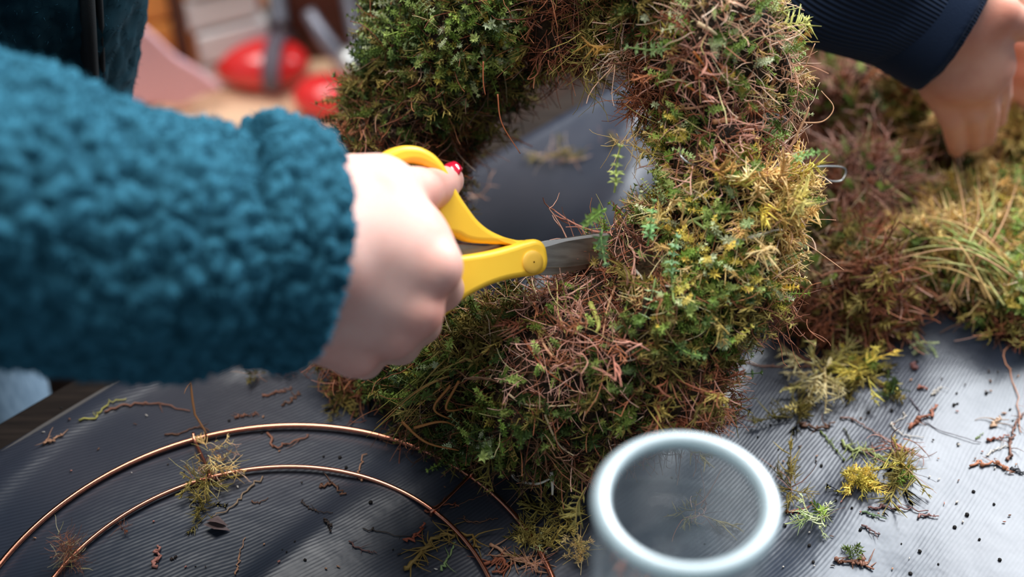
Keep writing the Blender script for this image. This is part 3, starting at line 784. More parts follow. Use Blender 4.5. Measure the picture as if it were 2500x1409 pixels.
for pts, rad, c in [
    ([(1545, 180), (1560, 150), (1600, 128), (1640, 100)], .0005, PLE), ([(1790, 590), (1840, 578), (1880, 565), (1905, 562)], .0009, PLE),
    ([(1540, 545), (1640, 550), (1720, 530), (1800, 500)], .0006, GRN), ([(1690, 540), (1740, 575), (1790, 605)], .0007, GRN), ([(1640, 560), (1700, 535), (1760, 520), (1820, 520)], .0010, S(180, 190, 120)),
    ([(1548, 660), (1580, 690), (1640, 700), (1690, 695)], .0007, PLE), ([(1440, 740), (1460, 790), (1455, 810)], .0013, S(176, 178, 92)), ([(1640, 700), (1645, 740), (1680, 765)], .0007, GRN),
    ([(1310, 800), (1340, 860), (1400, 900), (1480, 915), (1550, 905)], .0007, TAN), ([(1280, 830), (1330, 900), (1400, 950)], .0006, RUS),
    ([(1240, 960), (1280, 985), (1350, 990), (1420, 985)], .0006, STR), ([(1330, 1010), (1350, 1060), (1370, 1090), (1400, 1110)], .0006, STR), ([(1640, 880), (1600, 1000)], .0005, RUS),
    ([(1250, 1155), (1265, 1170), (1310, 1178), (1345, 1165)], .0009, PLE), ([(1345, 1150), (1348, 1180), (1348, 1205)], .0009, PLE),
    ([(1640, 190), (1700, 230), (1740, 260)], .0007, S(196, 110, 50)), ([(1690, 130), (1730, 180), (1760, 210)], .0006, S(206, 120, 50)), ([(1620, 140), (1680, 155), (1740, 190)], .0007, TAN),
    ([(1640, 270), (1700, 265), (1760, 250), (1800, 235), (1850, 230)], .0007, TAN), ([(1740, 300), (1800, 290), (1860, 240), (1890, 190)], .0012, S(196, 140, 100)), ([(1700, 60), (1740, 85), (1760, 120)], .0010, STR),
    ([(1560, 370), (1600, 375), (1640, 385)], .0009, S(206, 176, 140)), ([(1180, 140), (1185, 190), (1180, 230)], .0008, S(150, 112, 104)), ([(1230, 330), (1300, 360)], .0005, RUS),
    ([(1640, 560), (1560, 600), (1480, 640)], .0004, RUS), ([(1340, 690), (1380, 720), (1420, 700), (1450, 680)], .0006, S(206, 160, 140)), ([(1330, 720), (1360, 760), (1380, 800), (1410, 810)], .0006, S(196, 146, 126)),
    ([(1210, 830), (1290, 790), (1330, 800)], .0006, TAN), ([(1500, 700), (1480, 760), (1470, 820)], .0007, TAN)]:
    strand(pts, rad, c, wreath, 'long_strand')
for i in range(16):              # the sheaf of grass blades on the lower left of the ring
    a = (1150 + R.uniform(-50, 40), 850 + R.uniform(-25, 60)); b_ = (900 + R.uniform(-10, 110), 1000 + R.uniform(-60, 70))
    mid = ((a[0] + b_[0]) / 2 + R.uniform(-15, 15), (a[1] + b_[1]) / 2 - R.uniform(-10, 35))
    q_ = [wsurf(*a), P(*mid, .62 + R.uniform(-.012, .004)), P(*b_, .635 + R.uniform(-.01, .01))]
    strand(q_, R.uniform(.0003, .0006), [S(150, 150, 70), S(178, 150, 84), S(112, 136, 62), S(190, 140, 80)][i % 4], wreath, 'grass_blade', on=1, taper=.3)
for a, b_, c in [((1100, 940), (1060, 1000), (1130, 1035)), ((1120, 930), (1090, 1000), (1170, 990)), ((980, 1030), (1040, 1080), (1120, 1100)), ((1010, 1045), (1080, 1030), (1130, 1050))]:
    strand([P(*a, .61), P(*b_, .612), P(*c, .618)], .0007, S(176, 116, 62), wreath, 'grass_blade', on=1)
for pts in ([(1955, 300), (2010, 296), (2035, 262), (2005, 222)], [(1905, 190), (1955, 178), (1990, 106)], [(1545, 180), (1510, 215), (1490, 230)], [(1880, 460), (1960, 300), (1975, 262)], [(1940, 580), (1990, 610), (2060, 660)], [(1800, 620), (1850, 640), (1920, 630)],
            [(1820, 690), (1800, 860), (1790, 940)], [(1830, 740), (1880, 710), (1915, 680)], [(1960, 400), (1990, 430), (2010, 445)], [(1215, 230), (1225, 300), (1270, 375)], [(1180, 150), (1180, 200), (1185, 232)]):
    q_ = [P(*a, .618) for a in pts]
    strand(q_, .0008 if pts[0][0] in (1880,) else .0004, TAN if pts[0][0] > 1500 else RUS, wreath, 'loose_strand', on=1)
# hanging red-brown root tails on the inner rim, and a curl of roots on the outer right
for base, tip, n, pal, wd in (((1580, 150), (1548, 285), 90, 'redbrown', .007), ((1545, 120), (1490, 165), 60, 'tan', .006), ((1840, 640), (1900, 780), 200, 'redbrown', .017), ((1420, 70), (1440, 200), 60, 'olive', .004), ((1640, 900), (1725, 900), 80, 'redbrown', .008), ((1510, 340), (1560, 370), 20, 'gold', .003)):
    A, B = P(*base, .612), P(*tip, .615); pos = A + (B - A) * R.random((n, 1)) + R.normal(size=(n, 3)) * wd * .35
    v_, f_, c_ = scatter('curl', pos, unit((B - A)[None] * 8 + R.normal(size=(n, 3)) * .35), pick(pal, n), R.uniform(.6, 1.2, n))
    child('root_tail', mesh('root_tail', v_, f_, c_), M_plant, wreath, kind='stuff')
for pu, pv, tu, tv2, s_, c in [(1900, 60, 1980, 45, 1.0, S(206, 206, 120)), (1925, 40, 1915, 5, .8, S(190, 196, 104)), (1890, 450, 1955, 420, 1.25, S(206, 162, 104)), (1880, 520, 1975, 500, 1.2, S(212, 196, 110)), (1800, 480, 1790, 400, 1.3, S(196, 150, 84)),
                            (1860, 520, 1930, 560, 1.2, S(206, 170, 96)), (1900, 480, 1970, 545, 1.0, S(214, 200, 120)), (1760, 620, 1740, 710, 1.0, S(204, 172, 106)), (1700, 720, 1680, 760, 1.1, S(206, 172, 110)), (1420, 90, 1440, 205, 1.0, S(150, 110, 44)), (1430, 1190, 1330, 1290, 1.0, S(134, 124, 66))]:
    A = P(pu, pv, .596 if pv > 400 else .6); B = P(tu, tv2, .590 if pv > 400 else .6)
    single('frond', A, B - A, c, s_, wreath)
for pu, pv, tu, tv2, c in [(1260, 60, 1165, 115, S(186, 204, 156)), (1250, 40, 1200, 60, S(196, 208, 168)), (1480, 510, 1455, 515, S(140, 176, 96)), (1500, 470, 1515, 430, S(176, 190, 110)), (1470, 560, 1460, 600, S(150, 186, 130)), (1600, 680, 1580, 790, S(176, 200, 150)), (1640, 690, 1640, 650, S(140, 176, 130)), (1580, 600, 1600, 560, S(140, 186, 120)), (1640, 120, 1600, 110, S(140, 166, 110)), (1930, 400, 1950, 370, S(150, 186, 110)), (1640, 830, 1660, 870, S(140, 170, 100))]:
    A = P(pu, pv, .585 if pu > 1400 else .64); B = P(tu, tv2, .58 if pu > 1400 else .635); single('sprig', A, B - A, c, 1.35, wreath)
# thin silver binding wire showing at the ring's right side
w_ = [wsurf(1665, 360) - FWD * .004, P(1660, 375, .590), P(1672, 392, .588), P(1690, 402, .590), wsurf(1700, 402)]
v_, f_ = tubes(catmull(w_, 30), np.full((1, 30), .0004), 6); child('binding_wire', mesh('binding_wire', v_, f_), M_wire, wreath, label='thin silver wire loop')
w_ = [P(1945, 425, .66), P(1990, 408, .67), P(2060, 410, .68), P(2055, 440, .68), P(2020, 440, .675), P(2000, 418, .672), P(2025, 450, .68)]
v_, f_ = tubes(catmull(w_, 50), np.full((1, 50), .0005), 6); child('binding_wire', mesh('binding_wire', v_, f_), M_wire, wreath, label='silver wire loop sticking out')

# ------------------------------------------------------------------ heaps of loose moss on the table
def heap(label, blobs, zones, n, core, seed, cnt, scm=1.0):
    cs = []
    for u, v, ru, h, dy in blobs:         # u,v of the blob's middle on the table, half width px, height mm, depth ratio
        p = plane(u, v); d = (p - C0) @ FWD; r_ = ru / F * d
        cs.append((p, r_, h / 1000., r_ * dy))
    def fn(p):
        d = None
        for c, rx, rz, ry in cs:
            e_ = ellip(p, c + np.array([0, 0, rz * .35]), np.eye(3), (rx * .92, ry * .92, rz * .8))
            d = e_ if d is None else smin(d, e_, .008)
        d = d + (vnoise(p, 45, seed) - .5) * .018 + (vnoise(p, 110, seed + 1) - .5) * .008
        return np.maximum(d, (T + .0035) - p[..., 2])
    cc_ = np.array([c for c, *_ in cs]); rr = max(max(a[1:]) for a in cs)
    v_, f_ = surface_nets(fn, cc_.min(0) - rr - .01, cc_.max(0) + rr + .01, .0045, 1)
    h_ = empty('moss_heap', cc_.mean(0), label, 'moss')
    child('moss_core', mesh('moss_core', v_, f_), core, h_)
    p, nn = sample_surface(v_, f_, n)
    zz_ = np.array([z_[:4] for z_ in zones], float); zk = np.array([z_[4] for z_ in zones])
    def zone(q_):
        u, v = uv_of(q_); j = (np.stack([vnoise(q_, 70, seed + 5 + k) for k in range(2)], 1) - .5) * 120
        return zk[(((u[:, None] + j[:, :1] - zz_[:, 0]) / zz_[:, 2])**2 + ((v[:, None] + j[:, 1:] - zz_[:, 1]) / zz_[:, 3])**2).argmin(1)]
    bunch(p, nn, zone, cnt, h_, sc_mul=scm)
    return h_
H1 = heap('big dark brown and olive moss heap under the other person\'s fingers', [(2060, 330, 110, 38, 1.0), (2200, 330, 130, 42, .9), (2120, 270, 110, 34, .8), (2300, 400, 70, 26, .7), (1990, 400, 60, 24, 1.0)],
     [(2030, 260, 90, 60, 'roots'), (2200, 280, 100, 50, 'olive'), (2280, 270, 60, 40, 'gold'), (2100, 380, 160, 60, 'shade'), (2000, 360, 80, 60, 'rust'), (2300, 400, 80, 50, 'shade')], 5000, M_core, 31, {'frond': 20, 'curl': 12}, 1.25)
H2 = heap('olive-brown moss heap lying beneath the navy sleeve', [(2000, 165, 80, 26, .8), (2110, 175, 100, 28, .7), (2200, 215, 70, 24, .7)],
     [(2000, 150, 80, 50, 'olive'), (2080, 150, 60, 40, 'rust'), (2190, 180, 70, 40, 'olive'), (2120, 190, 60, 40, 'shade')], 2200, M_core, 41, {'frond': 10}, 1.35)
H3 = heap('reddish brown fibrous moss clump right of the wreath, pink on its top', [(2060, 560, 120, 40, 1.0), (2020, 700, 110, 34, 1.0), (2110, 790, 100, 36, .8), (2140, 520, 60, 26, .9), (1990, 790, 70, 22, .8)],
     [(2100, 500, 100, 60, 'roots'), (2010, 560, 80, 60, 'olive'), (2000, 640, 90, 60, 'tan'), (2080, 700, 110, 80, 'rust'), (2110, 830, 110, 60, 'rust'), (2010, 840, 60, 40, 'shade')], 7500, M_core_red, 51, {'frond': 20, 'curl': 60, 'fork': 30}, 1.1)
H4 = heap('wide yellow-green grassy moss mat at the table\'s right edge', [(2290, 700, 120, 30, .8), (2420, 680, 130, 34, .9), (2540, 740, 120, 34, .9), (2380, 590, 110, 26, .7), (2230, 640, 80, 22, .8), (2480, 800, 90, 26, .8), (2560, 620, 100, 26, .8)],
     [(2280, 600, 120, 60, 'gold'), (2400, 620, 120, 60, 'gold'), (2480, 620, 60, 60, 'leafy'), (2220, 620, 60, 50, 'olive'), (2310, 690, 40, 30, 'deepgreen'), (2400, 720, 100, 40, 'olive'), (2280, 760, 90, 50, 'rust'), (2460, 800, 80, 60, 'rust'), (2390, 800, 60, 50, 'shade'), (2500, 690, 60, 40, 'leafy')], 7500, M_core, 61, {'frond': 40, 'curl': 30, 'blade': 20, 'sprig': 20}, 1.15)
H5 = heap('yellowish moss heap behind the fingertips at the table\'s upper right', [(2440, 330, 70, 24, .9), (2520, 380, 90, 28, .9), (2440, 430, 60, 20, .8)],
     [(2440, 300, 90, 60, 'gold'), (2500, 350, 80, 60, 'olive'), (2440, 430, 60, 40, 'gold')], 2600, M_core, 71, {'frond': 12}, 1.25)
H6 = heap('low rusty moss scrap behind the wreath\'s lower left side', [(800, 930, 45, 14, .8), (850, 960, 40, 12, .8)], [(800, 930, 60, 40, 'rust'), (850, 970, 40, 30, 'olive')], 700, M_core_red, 81, {}, .9)
# long grass stems over the right-hand heaps
for i in range(46):
    if i < 30:
        a = (2480 + R.uniform(-60, 60), 700 + R.uniform(-60, 60)); b_ = (2150 + R.uniform(-20, 140), 560 + R.uniform(-70, 110)); md = ((a[0] + b_[0]) / 2, (a[1] + b_[1]) / 2 - R.uniform(20, 90))
    else:
        a = (2350 + R.uniform(-40, 120), 700 + R.uniform(-60, 40)); b_ = (2330 + R.uniform(-60, 170), 420 + R.uniform(-60, 60)); md = ((a[0] + b_[0]) / 2 + R.uniform(-20, 40), (a[1] + b_[1]) / 2 - 10)
    za, zm, zb = R.uniform(.02, .03), R.uniform(.03, .05), R.uniform(.012, .05)
    strand([plane(*a, za), plane(*md, zm), plane(*b_, zb)], R.uniform(.0004, .0008), [S(206, 170, 110), S(150, 166, 90), S(196, 150, 110), S(180, 176, 110)][i % 4], H4, 'grass_blade', on=1, taper=.3)

# ------------------------------------------------------------------ the copper wreath frame lying on the sheet
RCX, RCY, RO, RI = -.1023, .3296, .1250, .0994
ring = empty('copper_wreath_frame', (RCX, RCY, T), 'bare copper wire wreath frame of two concentric rings lying on the sheet', 'wreath frame')
def circle(r, rad, name):
    a = np.linspace(0, 2 * np.pi, 181); x = RCX + r * np.cos(a); y = RCY + r * np.sin(a)
    z = np.full_like(a, T + .0046) + .0008 * np.sin(a * 2 + 1)
    v_, f_ = tubes(np.stack([x, y, z], 1)[None], np.full((1, 181), rad), 12); child(name, mesh(name, v_, f_), M_copper, ring)
circle(RO, .00125, 'outer_ring'); circle(RI, .00105, 'inner_ring')
for a in (.82, 1.93, 3.7, 5.3):
    d = np.array([math.cos(a), math.sin(a), 0]); n = np.array([-d[1], d[0], 0]); c = np.array([RCX, RCY, T + .0046])
    for k_, s in (('tie_wire', 1), ):
        q_ = [c + d * (RI - .002) + [0, 0, -.001], c + d * (RI - .001) + [0, 0, .0018], c + d * (RI + .004) + [0, 0, .001], c + d * (RO - .004) + n * .002 + [0, 0, .001], c + d * (RO + .001) + n * .002 + [0, 0, .0020], c + d * (RO + .002) + n * .002 - [0, 0, .001]]
        v_, f_ = tubes(catmull(q_, 30), np.full((1, 30), .0008), 8); child(k_, mesh(k_, v_, f_), M_copper, ring)

# ------------------------------------------------------------------ scissors
def SP(u, v, off=0.0):           # a spot in the scissors' plane, off = towards the camera (m)
    return P(u, v, .600 + (u - 1275) * 1.05e-4 - off)
so = SP(1275, 640)
ex = unit(SP(1375, 640) - so); ey = unit(SP(1275, 540) - so); ey = unit(ey - ex * (ey @ ex)); ez = np.cross(ex, ey)
SM = Matrix(((ex[0], ey[0], ez[0], so[0]), (ex[1], ey[1], ez[1], so[1]), (ex[2], ey[2], ez[2], so[2]), (0, 0, 0, 1)))
def loc2(u, v):                  # intersection of the ray with the plane, in its own coordinates
    r_ = ray(u, v); t = ((so - C0) @ ez) / (r_ @ ez); q_ = C0 + r_ * t - so
    return (q_ @ ex, q_ @ ey)
sc = bpy.data.objects.new('scissors', None); COL.objects.link(sc); sc.matrix_world = SM; sc.empty_display_size = .02
tag(sc, 'yellow-handled steel scissors held in the hand, blade pushed into the moss wreath', 'scissors')
def outline(name, loops, z, ext, bev, m, res=8):
    cu = bpy.data.curves.new(name, 'CURVE'); cu.dimensions = '2D'; cu.fill_mode = 'BOTH'; cu.extrude = ext; cu.bevel_depth = bev; cu.bevel_resolution = 3; cu.offset = -bev
    for lp in loops:
        pts = [loc2(*q_) for q_ in lp]
        sp_ = cu.splines.new('BEZIER'); sp_.bezier_points.add(len(pts) - 1); sp_.use_cyclic_u = True; sp_.resolution_u = res
        for b_, p_ in zip(sp_.bezier_points, pts):
            b_.co = (*p_, 0); b_.handle_left_type = b_.handle_right_type = 'AUTO'
    tmp = bpy.data.objects.new('tmp', cu); COL.objects.link(tmp)
    dg = bpy.context.evaluated_depsgraph_get(); me_ = bpy.data.meshes.new_from_object(tmp.evaluated_get(dg))
    bpy.data.objects.remove(tmp); me_.name = name
    me_.materials.clear(); me_.materials.append(m)
    me_.polygons.foreach_set('use_smooth', np.ones(len(me_.polygons), dtype=bool))
    o_ = bpy.data.objects.new(name, me_); COL.objects.link(o_); o_.parent = sc; o_.location = (0, 0, z)
    mo = o_.modifiers.new('n', 'WEIGHTED_NORMAL') if False else None
    return o_
up_out = [(917, 388), (950, 365), (995, 357), (1035, 368), (1066, 393), (1084, 420), (1102, 458), (1130, 503), (1168, 549), (1210, 574), (1250, 586), (1286, 592), (1296, 610), (1270, 625), (1232, 600),
          (1190, 596), (1134, 590), (1096, 574), (1060, 580), (1000, 585), (930, 560), (884, 510), (876, 450), (890, 412)]
up_in = [(972, 404), (935, 415), (912, 450), (915, 495), (945, 530), (990, 545), (1030, 532), (1052, 508), (1068, 462), (1060, 430), (1032, 408), (1002, 399)]
outline('upper_handle', [up_out, up_in], .0005, .0018, .0024, M_yellow)
lo_out = [(1226, 601), (1262, 590), (1290, 586), (1306, 597), (1314, 622), (1314, 648), (1305, 665), (1288, 672), (1254, 677), (1198, 689), (1143, 712), (1106, 735), (1075, 765), (1020, 790), (955, 780), (915, 740), (910, 690), (945, 650), (1000, 632), (1060, 630), (1120, 623), (1180, 613)]
lo_in = [(1020, 664), (985, 670), (955, 690), (948, 725), (975, 750), (1010, 748), (1040, 722), (1048, 688)]
outline('lower_handle', [lo_out, lo_in], .0042, .0020, .0024, M_yellow)
cx_, cy_ = loc2(1274, 641)
a = np.linspace(0, 2 * np.pi, 41)[:-1]
rings = [(.0050, .0086), (.0050, .0090), (.0046, .0094), (.0030, .0098), (0.0004, .0099)]
v_ = np.array([(cx_ + r_ * math.cos(t), cy_ + r_ * math.sin(t), z_) for r_, z_ in rings for t in a])
f_ = np.array([(i * 40 + j, i * 40 + (j + 1) % 40, (i + 1) * 40 + (j + 1) % 40, (i + 1) * 40 + j) for i in range(4) for j in range(40)])
o = obj('pivot_cap', mesh('pivot_cap', v_, f_), M_yellow_cap, sc)
blade = [(1240, 606), (1304, 594), (1380, 580), (1461, 569), (1540, 566), (1610, 572), (1560, 600), (1470, 634), (1390, 652), (1311, 656), (1250, 665)]
o = outline('blade', [blade], .0016, .0007, .0002, M_steel)
bl2 = [(1304, 596), (1380, 582), (1461, 571), (1540, 568), (1608, 573), (1540, 574), (1461, 578), (1380, 589), (1304, 603)]
outline('ground_edge', [bl2], .0026, .0002, .0001, M_edge)
blade2 = [(1250, 640), (1300, 622), (1400, 606), (1500, 600), (1590, 606), (1500, 640), (1400, 662), (1310, 670)]
outline('blade', [blade2], -.0006, .0006, .0002, M_steel)
tang = [(1060, 600), (1120, 596), (1180, 600), (1250, 602), (1260, 640), (1180, 640), (1100, 632), (1060, 626)]
outline('tang', [tang], -.0008, .0006, .0002, M_steel)

# ------------------------------------------------------------------ glass cylinder in front
jb = P(1675, 1215, .452); JH = jb[2] - T; JR = .0292
jx, jy = jb[0], jb[1]
jar = empty('glass_cylinder', (jx, jy, T), 'tall clear glass cylinder vase with a thick pale rim, out of focus, before the wreath', 'vase')
def lathe(prof, n=72):
    a = np.arange(n) / n * 2 * np.pi
    v_ = np.array([(jx + r_ * math.cos(t), jy + r_ * math.sin(t), T + z_) for r_, z_ in prof for t in a])
    m_ = len(prof)
    f_ = np.array([(i * n + j, i * n + (j + 1) % n, (i + 1) * n + (j + 1) % n, (i + 1) * n + j) for i in range(m_ - 1) for j in range(n)])
    return v_, f_
z0 = .0052
prof = [(.0001, z0), (.020, z0), (JR - .002, z0 + .001), (JR, z0 + .004), (JR, JH * .5), (JR, JH - .0055), (JR - .0036, JH - .0055), (JR - .0036, JH * .5), (JR - .0036, z0 + .016), (JR - .008, z0 + .011), (.012, z0 + .010), (.0001, z0 + .010)]
child('body', mesh('body', *lathe(prof)), M_glass, jar)
rr = [(JR - .0022 + .0032 * math.cos(t), JH - .0030 + .0028 * math.sin(t)) for t in np.linspace(0, -2 * np.pi, 17)]
child('rim', mesh('rim', *lathe(rr)), M_rim_glass, jar)

# ------------------------------------------------------------------ the person in the teal fleece
person = empty('person', (*P(-60, 300, .70)[:2], 0), 'person in a teal fleece jacket, right hand with red nails closing on the scissors', 'person')
def hand_field(joints):
    def fn(p):
        d = None
        for it in joints:
            if it[0] == 'e':
                _, c, axs, r_, k_ = it; e_ = ellip(p, c, axs, r_)
            else:
                _, a_, b_, ra, rb, k_ = it; e_ = cone(p, a_, b_, ra, rb)
            d = e_ if d is None else smin(d, e_, k_)
        return d
    return fn
mm_ = lambda x: x / 1000.0
def C(a, b_, ra, rb, k_=5): return ('c', P(*a), P(*b_), mm_(ra), mm_(rb), mm_(k_))
fore = [
    C((-450, 420, .50), (560, 585, .515), 34, 27), C((560, 585, .515), (770, 625, .530), 27, 25, 12),
]
palm = [
    C((780, 560, .532), (1056, 655, .540), 20, 9.5, 6),         # index metacarpal
    C((760, 650, .532), (1010, 762, .543), 19, 9.5, 6),           # middle
    C((740, 720, .534), (955, 812, .547), 17, 9, 6),          # ring
    C((720, 780, .536), (862, 862, .550), 14, 8.8, 6),            # little
    C((790, 490, .538), (925, 462, .542), 17, 11.5, 9),          # thumb metacarpal
    C((860, 560, .540), (1010, 590, .545), 18, 13, 10),
    ('e', P(870, 610, .539), [RIGHT, UP, FWD], (.030, .030, .016), .010),
    ('e', P(1068, 650, .536), [RIGHT, UP, FWD], (.0085, .0085, .0085), .004), ('e', P(1024, 758, .539), [RIGHT, UP, FWD], (.0085, .0080, .0085), .004),
    ('e', P(966, 820, .543), [RIGHT, UP, FWD], (.0078, .0075, .008), .004), ('e', P(876, 872, .547), [RIGHT, UP, FWD], (.0074, .0070, .007), .004),
]
fing = [
    C((925, 462, .542), (1020, 468, .560), 11, 9.2, 6), C((1020, 468, .560), (1070, 458, .585), 9.2, 8.4, 3), C((1070, 458, .585), (1096, 441, .592), 8.2, 6.6, 2),
    C((1056, 655, .540), (1076, 705, .572), 10.3, 9.2, 4), C((1076, 705, .572), (1020, 700, .597), 9, 8.2, 2), C((1020, 700, .597), (965, 660, .592), 8, 7, 2),
    C((1010, 762, .543), (1024, 788, .576), 10.2, 9, 4), C((1024, 788, .576), (985, 740, .600), 9, 8.2, 2), C((985, 740, .600), (935, 705, .592), 8, 7, 2),
    C((955, 812, .547), (975, 840, .578), 9.6, 8.6, 4), C((975, 840, .578), (930, 780, .600), 8.4, 7.8, 2), C((930, 780, .600), (880, 740, .590), 7.6, 6.6, 2),
    C((862, 862, .550), (890, 880, .575), 8.6, 7.6, 4), C((890, 880, .575), (860, 820, .594), 7.4, 6.8, 2), C((860, 820, .594), (820, 780, .585), 6.6, 6, 2),
]
hf = hand_field(fore + palm + fing)
lo = np.minimum(P(640, 930, .63), P(640, 350, .48)) - .02; hi = np.maximum(P(1150, 350, .63), P(1150, 350, .48)) + .02
lo = np.array([P(600, 640, .53)[0], min(P(800, 950, .49)[1], P(800, 950, .6)[1]) - .02, P(900, 950, .63)[2] - .02]); hi = np.array([P(1160, 640, .60)[0] + .01, P(900, 340, .62)[1] + .03, P(900, 330, .48)[2] + .03])
hv, hfc = surface_nets(hf, lo, hi, .0016, 2)
# knuckle and tendon relief
# arm further back, one body with the hand: wide grid joined as one field
child('body', mesh('body', hv, hfc), M_skin, person)
def nail(pc, axis, out, L, W, m, parent, name='fingernail', **kw):
    axis = unit(axis); out = unit(out - axis * (out @ axis)); side = np.cross(axis, out)
    g_ = []; nu2, nv2 = 9, 9
    for i in range(nu2):
        for j in range(nv2):
            a_ = (i / (nu2 - 1) - .5) * 2; b_ = (j / (nv2 - 1) - .5) * 2
            w2 = W * (1 - .25 * max(b_, 0)**3) * (1 if abs(b_) < .75 else math.sqrt(max(0, 1 - ((abs(b_) - .75) / .27)**2 * .6)))
            g_.append(pc + axis * L * b_ * .5 + side * w2 * .5 * a_ + out * (.0012 - .0026 * a_ * a_ * (W / .012) - .0008 * b_ * b_))
    f_ = np.array([(i * nv2 + j, i * nv2 + j + 1, (i + 1) * nv2 + j + 1, (i + 1) * nv2 + j) for i in range(nu2 - 1) for j in range(nv2 - 1)])
    o_ = child(name, mesh(name, np.array(g_), f_), m, parent, **kw); md = o_.modifiers.new('t', 'SOLIDIFY'); md.thickness = .0007; md.offset = 0
    return o_
tip = P(1097, 440, .590)
nail(P(1096, 420, .588), P(1108, 402, .592) - P(1080, 446, .588), UP * .9 - FWD * .35 - RIGHT * .1 if False else (UP * .55 - FWD * .8 + RIGHT * -.2), .0105, .0088, M_nail, person, label='red varnished thumbnail')
for a_, b_ in (((965, 660, .592), (1020, 700, .597)), ((935, 705, .592), (985, 740, .600)), ((880, 740, .590), (930, 780, .600)), ((820, 780, .585), (860, 820, .594))):
    ax_ = P(*a_) - P(*b_); nail(P(*a_) + FWD * .0068, ax_, FWD, .010, .009, M_nail, person, label='red varnished fingernail')

# jacket: torso, sleeve and turned cuff
shoulder, elbow = P(-700, -250, .72), P(-520, 430, .445)
def fleece_disp(v_, n_, amp, sc_, seed):
    wp = v_ + (np.stack([vnoise(v_, 150, seed + 31 + k) for k in range(3)], 1) - .5) * .007
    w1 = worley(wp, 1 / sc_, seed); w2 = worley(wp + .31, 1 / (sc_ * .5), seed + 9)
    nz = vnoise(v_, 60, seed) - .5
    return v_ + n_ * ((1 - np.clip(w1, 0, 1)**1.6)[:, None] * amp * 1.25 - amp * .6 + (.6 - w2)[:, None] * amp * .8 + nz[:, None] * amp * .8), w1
s_out = P(620, 575, .497)
def sleeve_sdf(p):
    q0, q1, q2, q3 = P(-420, 440, .452), P(0, 512, .460), P(270, 585, .474), P(405, 602, .484)
    d = cone(p, q0, q1, .054, .0480)
    d = smin(d, cone(p, q1, q2, .0480, .0435), .006)
    d = smin(d, cone(p, q2, q3, .0435, .0425), .006)
    d = smin(d, cone(p, q0, shoulder, .056, .085), .03)
    # drawn folds in the sleeve
    return d + (vnoise(p, 16, 77) - .5) * .010
lo = np.array([P(-60, 500, .40)[0] - .05, .20, .80]); hi = np.array([P(760, 500, .5)[0], .62, 1.25])
lo = np.array([-.205, .20, T + .04]); hi = np.array([-.055, .50, T + .40])
slv, slf = surface_nets(sleeve_sdf, lo, hi, .0015, 0)
sln = normals(slv, slf)
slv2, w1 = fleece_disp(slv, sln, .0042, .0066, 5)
tn = np.clip(1.25 - w1 * .75, .45, 1.2)[:, None] * np.array([1, 1, 1.0])  # colour darkened between tufts, shade of the gaps put into the tint
FL = np.array(S(48, 100, 119)); FL_SHADE = np.array(S(13, 42, 52))  # second colour is the same fleece, darkened to carry the front's shade
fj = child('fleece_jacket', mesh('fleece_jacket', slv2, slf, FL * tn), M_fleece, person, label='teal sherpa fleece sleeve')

uv_, uf_ = surface_nets(sleeve_sdf, np.array([-.52, .18, T + .02]), np.array([-.198, .80, T + .42]), .0042, 0)
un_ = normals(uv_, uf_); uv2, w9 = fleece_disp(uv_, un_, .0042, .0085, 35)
child('upper_sleeve', mesh('upper_sleeve', uv2, uf_, FL * np.clip(1.25 - w9 * .75, .45, 1.2)[:, None]), M_fleece, person)  # gap shade tinted in as on the lower sleeve
# cuff band: a thick turned-back ring whose axis runs right and away
cc0 = P(646, 582, .506)
cax = unit(RIGHT * .86 - UP * .12 + FWD * .48)
cu_ = unit(UP + cax * -(UP @ cax)); cw_ = np.cross(cax, cu_)
def cuff_sdf(p):
    q_ = p - cc0; h_ = q_ @ cax; a_ = q_ @ cu_; b_ = q_ @ cw_
    r_ = np.sqrt(a_**2 + b_**2)
    lowr = (1 - a_ / (r_ + 1e-9)) * .5                       # 0 on top, 1 on the underside
    R0 = .0358; tw = .0048; hL = .0060 + .026 * lowr**1.5; hR = .0080 + .006 * lowr
    x_ = np.maximum(h_ - hR, -h_ - hL); y_ = np.abs(r_ - R0 - .002 * lowr) - tw
    d = np.sqrt(np.maximum(x_, 0)**2 + np.maximum(y_, 0)**2) + np.minimum(np.maximum(x_, y_), 0) - .0035
    return d + (vnoise(p, 22, 78) - .5) * .006
slc, slcf = surface_nets(cuff_sdf, cc0 - .075, cc0 + .075, .0014, 0)
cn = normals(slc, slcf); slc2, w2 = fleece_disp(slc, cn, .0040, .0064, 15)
tn2 = np.clip(1.25 - w2 * .75, .45, 1.2)[:, None]  # tint again darkens the gaps, painting their shade
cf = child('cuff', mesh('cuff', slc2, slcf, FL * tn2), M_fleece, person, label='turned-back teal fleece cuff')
# curled fibre ends of the pile
def pile(v_, f_, n, ln_, colr, parent, name='fleece_pile', wid=.00035):
    p, nn = sample_surface(v_, f_, n)
    k = ((C0 - p) * nn).sum(1) > -.12 * np.linalg.norm(C0 - p, axis=1); p, nn = p[k], nn[k]
    d = unit(nn + R.normal(size=p.shape) * .9)
    lv, lf = leaves(p - nn * .0006, d, unit(R.normal(size=p.shape)), R.uniform(.5, 1.2, len(p)) * ln_, wid, .5)
    c_ = np.repeat(colr * R.uniform(.75, 1.35, (len(p), 1)), 5, 0)
    return child(name, mesh(name, lv, lf, c_), M_fleece, parent, kind='stuff')
pile(slv2, slf, 52000, .0030, FL * .95, person)
pile(slc2, slcf, 30000, .0027, FL * .95, person)

